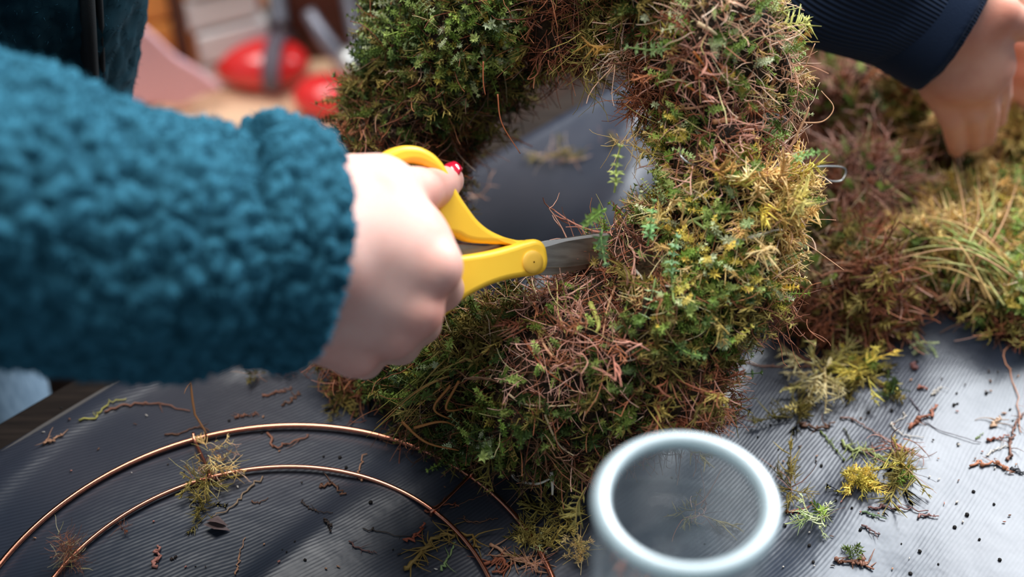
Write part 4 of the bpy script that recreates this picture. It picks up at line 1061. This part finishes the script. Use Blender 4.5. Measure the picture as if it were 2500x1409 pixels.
# torso of the jacket hanging beyond the table edge, and its front opening
tA, tB = P(318, -60, .665), P(285, 190, .70)
tor_r = .15
def torso_sdf(p):
    # centre line runs down beside the table; radius grows a little upward
    z_ = p[..., 2] - T
    cxr = np.interp(z_, [-.16, -.02, .114, .158, .35], [-.29, -.247, -.192, -.178, -.165])   # right flank of the jacket
    cy = .60
    q0 = (p[..., 0] - (cxr - .155)) / .155; q1 = (p[..., 1] - cy) / .095
    d = (np.sqrt(q0**2 + q1**2) - 1) * .095
    d = np.maximum(np.maximum(d, -(z_ + .045)), z_ - .275); return d + (vnoise(p, 10, 90) - .5) * .012
tv_, tf_ = surface_nets(torso_sdf, np.array([-.60, .46, T - .2]), np.array([-.13, .72, T + .30]), .0034, 0)
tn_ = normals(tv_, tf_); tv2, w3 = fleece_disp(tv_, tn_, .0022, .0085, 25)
tt = np.clip(1.2 - w3 * .6, .5, 1.2)[:, None]  # painted shade between the tufts of the jacket front
child('jacket_body', mesh('jacket_body', tv2, tf_, FL_SHADE * tt), M_fleece_shaded, person, label='dark shaded front of the fleece jacket')
pile(tv2, tf_, 26000, .0030, FL_SHADE, person)

# zip opening down the jacket front
for (pts, w_, nm) in (([(208, -60), (214, 60), (222, 200)], .0042, 'zip_tape'), ([(240, -60), (246, 60), (250, 200)], .0018, 'front_seam')):
    q_ = []
    for u, v in pts:
        r_ = ray(u, v); ds = np.linspace(.5, .8, 200); p_ = C0 + r_ * ds[:, None]; s_ = torso_sdf(p_); i = np.argmax(s_ < 0); q_.append(p_[i] - FWD * .001)
    v_, f_ = tubes(catmull(q_, 20), np.full((1, 20), w_), 8); child(nm, mesh(nm, v_, f_), M_zip, person)
# trousers below the jacket, seen past the table's corner
def leg_sdf(p):
    a_ = np.array([-.338, .575, T - .05]); b_ = np.array([-.335, .60, .02])
    c_ = np.array([-.46, .62, T - .05]); d_ = np.array([-.48, .66, .02])
    return smin(cone(p, a_, b_, .062, .05), cone(p, c_, d_, .062, .05), .01) + (vnoise(p, 20, 93) - .5) * .008
lv_, lf_ = surface_nets(leg_sdf, np.array([-.62, .46, .014]), np.array([-.24, .76, T + .02]), .006, 1)
child('trousers', mesh('trousers', lv_, lf_), M_jeans, person)

# ------------------------------------------------------------------ the second person reaching in at the upper right
p2 = empty('person', (*P(2300, -300, .8)[:2], 0), 'person in a navy corduroy jacket pressing both hands into the loose moss', 'person')
hand2 = [
    C((2230, -60, .700), (2330, 50, .715), 25, 22),
    C((2330, 50, .715), (2290, 205, .735), 18, 10, 7), C((2340, 50, .712), (2340, 215, .735), 17, 9.5, 7), C((2350, 40, .710), (2395, 200, .728), 16, 9.5, 7), C((2370, 30, .708), (2432, 160, .722), 15, 9, 7),
    ('e', P(2345, 130, .722), [RIGHT, UP, FWD], (.021, .024, .012), .010),
    C((2290, 205, .735), (2324, 290, .745), 9.5, 6.9, 3), C((2324, 290, .745), (2336, 362, .765), 6.7, 5.0, 1),
    C((2340, 215, .735), (2381, 285, .742), 9, 5.6, 2), C((2381, 285, .742), (2381, 352, .765), 5.5, 4.6, 1),
    C((2395, 200, .728), (2418, 272, .742), 8.6, 5.0, 2), C((2418, 272, .742), (2413, 340, .765), 5.0, 4.2, 1),
    C((2432, 160, .722), (2448, 230, .742), 8.4, 5.0, 2), C((2448, 230, .742), (2440, 295, .762), 4.8, 4.0, 1),
    C((2380, -10, .705), (2440, 30, .700), 13, 9.5, 8), C((2440, 30, .700), (2500, 62, .712), 9.2, 7.8, 3), C((2500, 62, .712), (2540, 82, .724), 7.6, 6.2, 2),
]
f2 = hand_field(hand2)
allp = np.array([q_ for it in hand2 if it[0] == 'c' for q_ in (it[1], it[2])])
v_, f_ = surface_nets(f2, allp.min(0) - .03, allp.max(0) + .03, .0019, 2)
body2 = (v_, f_)
left2 = [
    C((2620, -60, .76), (2560, 60, .765), 24, 20), C((2560, 60, .765), (2500, 150, .775), 17, 10, 9), C((2575, 60, .765), (2530, 165, .775), 17, 10, 9), C((2590, 70, .765), (2562, 175, .775), 16, 10, 9),
    C((2500, 150, .775), (2470, 205, .785), 9.5, 7.8, 4), C((2470, 205, .785), (2466, 258, .800), 7.5, 5.4, 2),
    C((2530, 165, .775), (2505, 225, .785), 9.2, 7.6, 4), C((2505, 225, .785), (2497, 280, .802), 7.2, 5.4, 2),
    C((2562, 175, .775), (2545, 230, .785), 9.0, 7.2, 4), C((2545, 230, .785), (2535, 285, .802), 7.0, 5.2, 2),
    C((2590, 90, .765), (2585, 170, .775), 12, 9, 8), C((2585, 170, .775), (2578, 260, .802), 8, 5.4, 3),
    C((2550, 40, .755), (2500, 90, .762), 12, 9, 6), C((2500, 90, .762), (2470, 120, .772), 8.5, 6.2, 2),
]
f3 = hand_field(left2)
allp = np.array([q_ for it in left2 for q_ in (it[1], it[2])])
v_, f_ = surface_nets(f3, allp.min(0) - .03, allp.max(0) + .03, .0022, 2)
child('body', mesh('body', np.vstack([body2[0], v_]), np.vstack([body2[1], f_ + len(body2[0])])), M_skin2, p2)
for a_, b_ in (((2336, 362, .765), (2324, 290, .745)), ((2381, 352, .765), (2381, 285, .742)), ((2413, 340, .765), (2418, 272, .742))):
    ax_ = P(*a_) - P(*b_); nail(P(*a_) + FWD * .0042 - unit(ax_) * .002, ax_, FWD, .008, .0065, M_nail_bare, p2)
A2, B2, B3 = P(1500, -380, .82), P(2060, -78, .705), P(2296, 48, .715)
W2 = unit(B3 - P(1500, -380, .72))
def slv2_sdf(p):
    d = cone(p, A2, B2, .048, .037); d = smin(d, cone(p, B2, B3, .037, .0320), .01)
    w_ = W2; h_ = (p - B3) @ w_
    d = d + .0022 * np.sin((p @ np.array([60., 30, 110])) + 3 * vnoise(p, 14, 3)) * (h_ < -.02)
    return np.maximum(d, h_ - .012)
allp = np.array([B2, B3, P(1700, -250, .715)])
v_, f_ = surface_nets(slv2_sdf, allp.min(0) - .07, allp.max(0) + .07, .0028, 1)
w_ = W2; s1 = unit(np.cross(w_, FWD)); s2 = np.cross(w_, s1)
q_ = v_ - B3; rib = np.stack([np.arctan2(q_ @ s1, q_ @ s2) * .040 + .1 + .25 * 0, np.zeros(len(v_)), np.zeros(len(v_))], 1)
me_ = mesh('corduroy_sleeve', v_, f_)
at_ = me_.color_attributes.new('rib', 'FLOAT_COLOR', 'POINT'); c4 = np.ones((len(v_), 4), dtype=np.float32); c4[:, :3] = rib; at_.data.foreach_set('color', c4.ravel())
child('corduroy_sleeve', me_, M_cord, p2)
def cuf_sdf(p):
    cc2 = B3 - w_ * .004; h_ = (p - cc2) @ w_; r_ = np.linalg.norm((p - cc2) - h_[..., None] * w_, axis=-1)
    x_ = np.abs(h_ + .006) - .017; y_ = np.abs(r_ - .0325 - .0006 * 0) - .0016
    return np.sqrt(np.maximum(x_, 0)**2 + np.maximum(y_, 0)**2) + np.minimum(np.maximum(x_, y_), 0) - .0014 + (vnoise(p, 30, 4) - .5) * .0022
v_, f_ = surface_nets(cuf_sdf, B3 - .05, B3 + .05, .0018, 1)
child('cuff', mesh('cuff', v_, f_), M_cord_cuff, p2, label='plain navy cuff of the corduroy sleeve')

# ------------------------------------------------------------------ loose scraps on the sheet
LIFT = .0016
def flat(pts, rad, n=18, wob=.0008, lift=None):
    q_ = []
    for a in pts:
        p_ = on_sheet(a[0], a[1]); z_ = (a[2] / 1000 if len(a) > 2 else 0); q_.append(p_ + [0, 0, rad + LIFT * .5 + z_])
    c_ = catmull(q_, n); c_ = c_ + R.normal(size=c_.shape) * wob * np.array([1, 1, .3]); return c_
def twig(name, pts, rad, col, label, cat='twig', side_=0, group=None, taper=.5, nodes=0):
    rad = rad * .62; n = 20; c_ = flat(pts, rad, n, rad * 1.1)
    rr_ = np.linspace(1, taper, n) * rad * R.uniform(.85, 1.2, n)
    parts = [(*tubes(c_[None], rr_[None], 6), np.array(col))]
    for i in range(side_):
        k_ = R.integers(2, n - 2); d_ = unit(R.normal(size=3) * [1, 1, .35]); b_ = rwalk(6, rad * R.uniform(6, 16), .25, d_) * [1, 1, .3] + c_[k_]
        parts.append((*tubes(b_[None], np.linspace(.5, .15, 6)[None] * rad, 4), np.array(col) * .9))
    for i in range(nodes):
        k_ = R.integers(1, n - 1); v_, f_ = sphere_mesh(c_[k_], np.eye(3), np.ones(3) * rad * 1.7, 8, 6); f_ = np.vstack([f_[:, [0, 1, 2]], f_[:, [0, 2, 3]]]); parts.append((v_, f_, np.array(col) * .8))
    o_ = recentre(obj(name, mesh(name, *merge(parts)), M_plant)); tag(o_, label, cat, group); return o_
def scrap(name, u, v, ru, rv, n, comp, label, cat='moss scrap', h=.005, ang=None, group=None, sc_=.6):
    """a flat loose scrap of moss: comp = [(piece, palette, weight)]"""
    c_ = on_sheet(u, v); dx_ = on_sheet(u + ru, v) - c_; dy_ = on_sheet(u, v - rv) - c_
    parts = []; wts = np.array([x_[2] for x_ in comp], float); ch = R.choice(len(comp), n, p=wts / wts.sum())
    for j, (kd, pal, _) in enumerate(comp):
        k_ = int((ch == j).sum())
        if not k_: continue
        a_ = R.random((k_, 2)) * 2 - 1; a_ *= .75 * np.sqrt(R.random((k_, 1)))
        pos = c_ + a_[:, :1] * dx_ + a_[:, 1:] * dy_; pos[:, 2] = c_[2] + LIFT + R.random(k_) * h
        d_ = unit(R.normal(size=(k_, 3)) * [1, 1, .25] + (a_[:, :1] * dx_ + a_[:, 1:] * dy_) / np.linalg.norm(dx_) * 1.2)
        parts.append(scatter(kd, pos, d_, pick(pal, k_), R.uniform(.6, 1.2, k_) * sc_))
    v_, f_, cc_ = merge(parts)
    v_[:, 2] = np.maximum(v_[:, 2], c_[2] + .0012)
    o_ = recentre(obj(name, mesh(name, v_, f_, cc_), M_plant)); tag(o_, label, cat, group); return o_
BRK, RB, TN_, YG, GR, PL_, DK, PK = S(110, 76, 58), S(140, 94, 74), S(176, 130, 100), S(176, 166, 84), S(116, 134, 76), S(206, 196, 184), S(58, 46, 40), S(170, 112, 98)
fr, cu, tu, spg, fk = 'frond', 'curl', 'tuft', 'sprig', 'fork'
# on and around the copper frame
scrap('moss_scrap', 530, 1145, 55, 50, 60, [(fr, 'gold', 3), (cu, 'redbrown', 4), (cu, 'straw', 4), (fk, 'tan', 1)], 'brown and straw moss clump caught on both copper rings', h=.011)
scrap('moss_scrap', 500, 1190, 70, 22, 40, [(fr, 'olive', 3), (cu, 'straw', 3), (cu, 'redbrown', 2)], 'fringed olive moss strand lying along the inner copper ring', h=.007)
scrap('moss_scrap', 500, 1250, 26, 34, 14, [(fr, 'olive', 3), (tu, 'olive', 2)], 'olive moss tip hanging just inside the inner ring', h=.005)
scrap('moss_scrap', 180, 1378, 40, 44, 330, [(cu, 'redbrown', 8), (cu, 'dark', 4), (cu, 'straw', 1)], 'rust-brown root ball sitting on the inner ring at the lower edge', h=.013, sc_=.4)
scrap('moss_scrap', 305, 1300, 13, 12, 16, [(tu, 'redbrown', 3), (cu, 'redbrown', 3)], 'tiny rust-brown tuft between the ring\'s left side and the dead leaf', h=.003, sc_=.35)
twig('twig', [(490, 860, 85), (505, 875, 86), (520, 915, 74), (505, 960, 58), (480, 1010, 36), (490, 1060, 14), (505, 1085, 4)], .0011, S(150, 104, 66), 'thin bent brown stem arching up from the rings before the sleeve', side_=8, taper=.7)
twig('twig', [(640, 1170), (600, 1205), (570, 1240), (520, 1270)], .0008, S(140, 116, 92), 'straight grey-brown stalk running from inner ring to dead leaf', taper=.6)
c_ = on_sheet(532, 1293); dd_ = unit(on_sheet(560, 1296) - c_)
lvv, lff = leaves(np.array([c_ + [-.006, 0, .003], c_ + [-.005, .001, .004]]), np.array([dd_, unit(dd_ + [0, .12, -.05])]), np.array([[0, 0, 1.], [0, .4, 1.]]), np.array([.012, .010]), .006, .2)
o = recentre(obj('dead_leaf', mesh('dead_leaf', lvv, lff, np.array(S(92, 74, 72))), M_plant)); o.location.z = c_[2] + .0012; tag(o, 'curled dark grey-brown dead leaf below the olive moss tip', 'leaf')
for pts, rad, col, lab, sd in [
    ([(250, 1010), (300, 995), (350, 990), (400, 993), (460, 1010)], .0009, RB, 'long rusty strand between the board edge and outer ring', 4), ([(195, 1030), (235, 1022), (250, 1003), (270, 985), (310, 978)], .0008, YG, 'yellowish crooked moss thread near the folded hem', 5),
    ([(108, 1090), (130, 1078), (155, 1068)], .0010, TN_, 'short tan scrap between the hem and the outer ring', 4), ([(375, 1385), (382, 1362), (386, 1340)], .0014, PK, 'pinkish flat bark splinter inside the inner ring', 0),
    ([(405, 1064), (440, 1062), (480, 1048), (510, 1052)], .0007, BRK, 'brown stem lying just outside the ring near its crosspiece', 2), ([(660, 1065), (672, 1095), (700, 1090), (730, 1078), (760, 1062)], .0009, RB, 'hooked brown twig just below the top of the outer ring', 2),
    ([(690, 995), (720, 975), (730, 960)], .0008, BRK, 'small brown needle above the top of the outer ring', 1), ([(575, 1025), (600, 1017), (625, 1016)], .0009, RB, 'rusty scrap above the outer ring, below the sleeve', 3), ([(640, 970), (680, 962), (715, 950)], .0008, RB, 'reddish twig beneath the hand\'s shadow', 3),
    ([(780, 1190), (815, 1188), (838, 1212)], .0011, BRK, 'dark forked twig just inside the inner ring\'s top', 2), ([(735, 1230), (765, 1248), (810, 1256)], .0006, DK, 'thin black twig in the middle of the ring', 1), ([(792, 1272), (803, 1285), (806, 1305)], .0010, DK, 'short thick black twig at the ring\'s centre', 0),
    ([(885, 1180), (878, 1160), (892, 1112)], .0008, TN_, 'pale splinter crossing the inner ring near the wreath', 0), ([(885, 1295), (930, 1302), (985, 1312), (1030, 1308)], .0004, DK, 'long hair-thin black root inside the ring\'s right side', 2),
    ([(992, 1325), (1015, 1312), (1030, 1295), (1032, 1282)], .0012, S(160, 84, 60), 'rust-coloured forked twig touching the inner ring\'s right side', 3), ([(855, 1325), (870, 1340), (900, 1350), (918, 1353)], .0006, S(112, 76, 70), 'wiry brown root tangle right of the ring\'s centre', 5),
    ([(575, 1409), (585, 1370), (598, 1318)], .0006, TN_, 'slim pale stalk rising from the photo\'s lower edge in the ring', 1), ([(415, 1370), (425, 1365), (432, 1360)], .0006, DK, 'tiny black needle beside the pink splinter', 0), ([(615, 1228), (630, 1232), (655, 1222)], .0005, BRK, 'thin curved brown root below the inner ring\'s top', 0),
    ([(1080, 1395), (1095, 1360), (1115, 1325)], .0009, S(130, 150, 96), 'green grass stalk crossing under the inner ring\'s right side', 3), ([(985, 1400), (1010, 1370), (1045, 1340), (1060, 1322), (1100, 1312), (1150, 1312), (1170, 1345)], .0016, S(138, 110, 56), 'furry olive-brown moss stem lying over the inner ring', 40),
    ([(1040, 1255), (1075, 1240), (1120, 1238)], .0009, S(134, 74, 52), 'rusty twig beside the lower crosspiece', 5), ([(1130, 1265), (1150, 1280), (1180, 1275), (1215, 1268)], .0006, BRK, 'fine branched root between the two copper rings', 4), ([(1200, 1335), (1240, 1360), (1290, 1380), (1320, 1400)], .0014, TN_, 'tan fringed moss stem by the outer ring\'s lower right', 30),
    ([(1180, 1380), (1215, 1372), (1240, 1390), (1200, 1405)], .0013, S(140, 80, 56), 'red-brown knotted root at the lower edge between the rings', 14), ([(1100, 1245), (1160, 1220), (1195, 1206)], .0003, BRK, 'hair-thin root in the wreath\'s dark shadow', 0)]:
    twig('twig', pts, rad, col, lab, side_=sd)
scrap('moss_scrap', 1355, 1275, 62, 40, 26, [(fr, 'olive', 4), (cu, 'olive', 1)], 'spread olive feathery moss sprig between wreath and glass', h=.008, sc_=1.1)
scrap('moss_scrap', 1300, 1345, 42, 34, 26, [(fr, 'olive', 2), (spg, 'pale', 1), (tu, 'olive', 2)], 'olive leafy scrap lying over the outer ring near the glass', h=.008, sc_=.8)
scrap('moss_scrap', 1410, 1370, 36, 30, 60, [(tu, 'gold', 3), (cu, 'gold', 4), (cu, 'olive', 2)], 'golden-brown moss ball touching the glass\'s left side', h=.014, sc_=.6)
scrap('moss_scrap', 1310, 1400, 40, 20, 30, [(cu, 'redbrown', 3), (cu, 'pinkbrown', 3)], 'red-brown fibre scrap at the lower edge left of the glass', h=.006)
scrap('moss_scrap', 625, 930, 26, 16, 22, [(tu, 'olive', 2), (cu, 'tan', 3)], 'small tan moss tuft under the cuff\'s lower edge', h=.006)
scrap('moss_scrap', 695, 915, 38, 16, 34, [(cu, 'redbrown', 3), (fk, 'redbrown', 2)], 'red-brown root scrap just below the cuff', h=.006)
scrap('moss_scrap', 830, 995, 30, 22, 26, [(tu, 'olive', 3), (fr, 'olive', 2)], 'olive moss scrap left of the wreath\'s foot', h=.006)
# scraps on the pale right-hand part of the sheet
scrap('moss_scrap', 2100, 1185, 48, 28, 70, [(tu, 'yellow', 5), (fr, 'yellow', 2), (cu, 'gold', 1)], 'yellow feathery moss tuft with a brown tail right of the glass', h=.006, sc_=.75)
twig('twig', [(2140, 1190), (2170, 1198), (2190, 1225)], .0009, BRK, 'curved brown tail end beside the yellow moss tuft', side_=2)
scrap('moss_scrap', 2205, 1165, 38, 30, 34, [(fr, 'olive', 4), (tu, 'green', 2), (cu, 'pinkbrown', 2)], 'yellow-green branching moss tips right of the yellow tuft', h=.006, sc_=.9)
scrap('moss_scrap', 2185, 1110, 34, 20, 24, [(cu, 'pinkbrown', 4), (fk, 'redbrown', 3)], 'pink-brown root curl above the branching moss tips', h=.007, sc_=.8)
scrap('moss_scrap', 2000, 930, 38, 40, 26, [(fr, 'straw', 4), (tu, 'straw', 1)], 'pale straw-yellow moss frond below the reddish clump', h=.008, sc_=1.1)
scrap('moss_scrap', 2100, 925, 46, 36, 44, [(fr, 'yellow', 3), (fr, 'olive', 3), (tu, 'green', 2)], 'bright yellow-green moss scrap below the reddish clump', h=.008, sc_=1.0)
scrap('moss_scrap', 1945, 1020, 24, 16, 16, [(tu, 'olive', 3), (fr, 'olive', 1)], 'small olive moss tuft on the end of a brown stem', h=.005, sc_=.9)
scrap('moss_scrap', 2170, 978, 20, 16, 10, [(spg, 'deep', 2), (tu, 'olive', 1)], 'small three-pointed green sprig above the crooked brown twig', h=.005, sc_=.9)
scrap('moss_scrap', 1995, 1280, 28, 14, 16, [(fr, 'pale', 3), (tu, 'green', 1), (cu, 'redbrown', 2)], 'grey-green curled moss tip with rusty end right of the rim', h=.005, sc_=.8)
scrap('moss_scrap', 1930, 1215, 14, 36, 18, [(fr, 'olive', 3), (cu, 'redbrown', 3)], 'slim upright olive and brown scrap touching the glass rim\'s right', h=.006, sc_=.8)
scrap('moss_scrap', 2080, 1350, 16, 16, 8, [(tu, 'deep', 3)], 'dark green curled leaf scrap near the lower right edge', h=.004, sc_=.8)
scrap('moss_scrap', 1722, 1010, 22, 50, 36, [(cu, 'redbrown', 4), (fr, 'redbrown', 2)], 'rust-brown fibre scrap behind the glass\'s rim', h=.008, sc_=.9)
scrap('moss_scrap', 2245, 848, 32, 14, 10, [(spg, 'pale', 3)], 'pale green sprig in front of the grassy mat', h=.004, sc_=.8)
scrap('moss_scrap', 1360, 395, 70, 22, 44, [(fr, 'olive', 2), (cu, 'tan', 4)], 'tan and green leafy scrap on the sheet inside the wreath\'s hole', h=.004, sc_=.65)
scrap('moss_scrap', 1490, 350, 30, 16, 12, [(tu, 'olive', 2), (cu, 'pinkbrown', 2)], 'faint greenish scrap farthest back inside the wreath\'s hole', h=.003, sc_=.6)
scrap('moss_scrap', 1150, 490, 24, 10, 10, [(cu, 'tan', 3), (fk, 'tan', 1)], 'light brown scrap beside the thumb inside the hole', h=.004, sc_=.8)
scrap('moss_scrap', 1700, 1265, 44, 24, 22, [(cu, 'redbrown', 3), (fr, 'olive', 2), (cu, 'pinkbrown', 2)], 'mixed brown and olive scrap seen through the glass', h=.005, sc_=.9)
for pts, rad, col, lab, sd, nd in [
    ([(1950, 1040), (1985, 1048), (2015, 1045), (2030, 1038)], .0012, BRK, 'brown stem trailing right from the small olive tuft', 3, 0), ([(2000, 1053), (2030, 1090), (2060, 1128)], .0007, S(110, 124, 62), 'dark green thin stalk leading down to the leaning sprig', 6, 2),
    ([(2215, 1048), (2245, 1030), (2272, 1015), (2282, 990)], .0013, S(156, 98, 74), 'thick reddish-brown crooked twig right of centre', 3, 2), ([(2218, 975), (2245, 1010), (2252, 1030), (2310, 1060), (2395, 1085)], .0005, S(92, 84, 92), 'long thin grey root running right from the crooked twig', 1, 1),
    ([(2052, 1025), (2085, 1030), (2130, 1058), (2160, 1075)], .0007, S(140, 104, 92), 'brown seed stem trailing a fine thread', 1, 1), ([(2370, 1143), (2410, 1132), (2450, 1140), (2465, 1158)], .0011, S(172, 112, 82), 'arched orange-brown twig near the right edge', 3, 3), ([(2465, 1145), (2490, 1155), (2520, 1160)], .0008, S(84, 84, 88), 'grey twig continuing past the arched twig to the edge', 3, 1),
    ([(2055, 1050), (2075, 1078), (2095, 1105), (2095, 1125)], .0007, S(98, 100, 84), 'straight dark stalk meeting the mossy stem', 2, 0), ([(2050, 1085), (2090, 1100), (2140, 1118), (2180, 1140), (2205, 1155)], .0013, S(150, 158, 96), 'pale green mossy stem leading to the branching tips', 26, 0),
    ([(2175, 1035), (2178, 1045), (2200, 1063), (2250, 1072)], .0006, PL_, 'thin white root with an elbow left of the crooked twig', 2, 0), ([(2203, 1010), (2208, 1020), (2175, 1038)], .0005, PL_, 'short white rootlet joining the elbowed root', 0, 0),
    ([(2405, 1118), (2435, 1100), (2470, 1090)], .0006, PL_, 'pale stalk above the arched twig', 1, 0), ([(2500, 830), (2450, 860), (2462, 900), (2478, 960), (2488, 1040), (2492, 1060)], .0006, S(196, 140, 110), 'long pinkish stem hanging down along the right edge', 2, 2),
    ([(2460, 1130), (2465, 1080), (2480, 1040), (2500, 1010)], .0010, S(120, 84, 70), 'knotty brown stem standing at the right edge', 10, 2), ([(2408, 1078), (2425, 1076), (2450, 1070)], .0008, S(150, 84, 62), 'short red-brown stalk with a round seed head', 1, 2), ([(2380, 1076), (2390, 1068), (2400, 1060)], .0004, GR, 'short thin green needle left of the seed head', 0, 0),
    ([(2120, 1243), (2180, 1243), (2260, 1252)], .0008, S(124, 88, 84), 'long straight brown twig below the yellow moss tuft', 3, 4), ([(2108, 1252), (2130, 1262), (2155, 1268)], .0008, S(104, 124, 90), 'green stalk piece under the long straight twig', 1, 0), ([(2240, 1262), (2262, 1262), (2280, 1266)], .0009, S(150, 112, 106), 'pinkish chip at the end of the long straight twig', 0, 0),
    ([(2105, 1285), (2125, 1300), (2148, 1312)], .0008, S(110, 84, 82), 'forked greyish twig below the green stalk piece', 3, 0), ([(2035, 1370), (2070, 1378), (2110, 1366)], .0011, S(134, 92, 74), 'thin branched twig near the lower edge', 5, 1), ([(2080, 1380), (2110, 1380), (2130, 1398)], .0012, S(150, 104, 84), 'brown bark scrap at the lower edge beside the branched twig', 4, 1),
    ([(1918, 1255), (1950, 1250), (1980, 1265)], .0009, S(140, 76, 52), 'rusty twig joining the grey-green moss tip', 4, 1), ([(2228, 892), (2234, 905)], .0013, S(110, 70, 66), 'small dark red chip below the pale green sprig', 0, 1), ([(2240, 950), (2262, 953)], .0010, S(150, 92, 76), 'small reddish stick left of the white flower scrap', 0, 0), ([(2272, 968), (2282, 958), (2300, 950)], .0007, PL_, 'tiny white rootlet scrap above the crooked twig', 3, 1),
    ([(2205, 1128), (2215, 1102), (2232, 1110)], .0008, S(170, 110, 86), 'orange-brown splinter right of the root curl', 0, 0), ([(2420, 1045), (2430, 1035), (2442, 1020)], .0011, S(190, 156, 128), 'pale tan three-armed chip near the right edge', 4, 0), ([(1800, 790), (1802, 870), (1790, 950)], .0005, S(190, 140, 108), 'thin tan stem hanging between wreath and reddish clump', 0, 1),
    ([(1780, 880), (1840, 893), (1920, 900), (1990, 898)], .0006, S(176, 120, 92), 'long rust-brown stem leading left from the reddish clump', 4, 2), ([(1895, 770), (1900, 830), (1960, 880), (2050, 870)], .0008, S(160, 100, 80), 'reddish stem in front of the reddish clump\'s foot', 4, 0), ([(1700, 985), (1690, 1005), (1660, 1015)], .0006, S(120, 90, 90), 'dark needle left of the rust-brown fibre scrap', 1, 0)]:
    twig('twig', pts, rad, col, lab, side_=sd, nodes=nd)
twig('twig', [(620, 255, 200), (612, 240, 205)], .0001, BRK, 'x') if False else None
for pts, rad in (([(790, 1150), (800, 1153)], .0012), ([(2260, 1095), (2268, 1098)], .0013)):
    pass
cr_spots = [(1830, 1003), (2040, 1225), (2335, 963), (2332, 990), (2337, 988), (2328, 992), (2408, 963), (2338, 1086), (2465, 1003), (2376, 1203), (2426, 1234), (2079, 1243), (1915, 1286), (2176, 1006), (2238, 885), (2472, 1030), (1850, 1070),
            (2100, 1296), (2200, 1330), (2330, 1290), (2390, 1320), (2440, 1370), (2290, 1380), (2245, 1350), (2222, 1403), (1985, 1375), (1975, 1335), (2360, 1260), (720, 1325), (690, 1345), (745, 1370), (478, 1386), (450, 1155), (790, 1118), (830, 1120), (845, 1145), (700, 1350),
            (905, 1230), (960, 1345), (560, 1030), (640, 1060), (150, 1000), (1900, 1100), (1880, 1040), (2120, 1010), (2005, 1140), (1640, 1170), (1655, 1172), (1720, 1330)]
ics = []
for k_ in range(5):
    v_, f_ = sphere_mesh(np.zeros(3), np.eye(3), np.array([1, .8, .65]) * .0011, 9, 7); v_ = v_ * (1 + .5 * (vnoise(v_, 1300, k_)[:, None] - .5)); v_[:, 2] -= v_[:, 2].min()
    me_ = mesh('soil_crumb', v_, f_); me_.materials.append(M_soil); ics.append(me_)
for i, (u, v) in enumerate(cr_spots):
    o = obj('soil_crumb', ics[i % 5]); p_ = on_sheet(u, v); o.location = p_ + np.array([0, 0, .0004]); o.rotation_euler.z = R.random() * 6; s_ = R.uniform(.4, .95); o.scale = (s_, s_, s_)
    tag(o, 'tiny round black soil crumb lying on the ribbed sheet', 'soil crumb', 'soil crumbs on the sheet')
for i in range(90):               # short bark flecks
    u, v = (R.uniform(1900, 2490), R.uniform(900, 1400)) if i % 3 else (R.uniform(60, 1100), R.uniform(1000, 1400))
    a_ = R.random() * 6.3; L_ = R.uniform(4, 11)
    q_ = flat([(u, v), (u + L_ * math.cos(a_), v + L_ * math.sin(a_) * .7)], .0004, 4, .0001)
    o = recentre(obj('bark_fleck', mesh('bark_fleck', *tubes(q_[None], np.array([[.5, 1, .9, .4]]) * R.uniform(.00025, .0005), 5), np.array([BRK, DK, PK, TN_, PL_][i % 5])), M_plant))
    tag(o, 'tiny loose bark fleck or root snippet lying on the ribbed sheet', 'fleck', 'bark flecks on the sheet')

# pieces of pieces: nails on the body, cuffs and pile on the jacket
for pr in (person, p2):
    ch = list(pr.children); by = {}
    for o in ch: by.setdefault(o.name.split('.')[0], []).append(o)
    for nm, host in (('fingernail', 'body'), ('cuff', 'fleece_jacket'), ('cuff', 'corduroy_sleeve'), ('zip_tape', 'jacket_body'), ('front_seam', 'jacket_body')):
        if host in by:
            for o in by.get(nm, []):
                if o.parent == pr: o.parent = by[host][0]; o.location = (0, 0, 0)
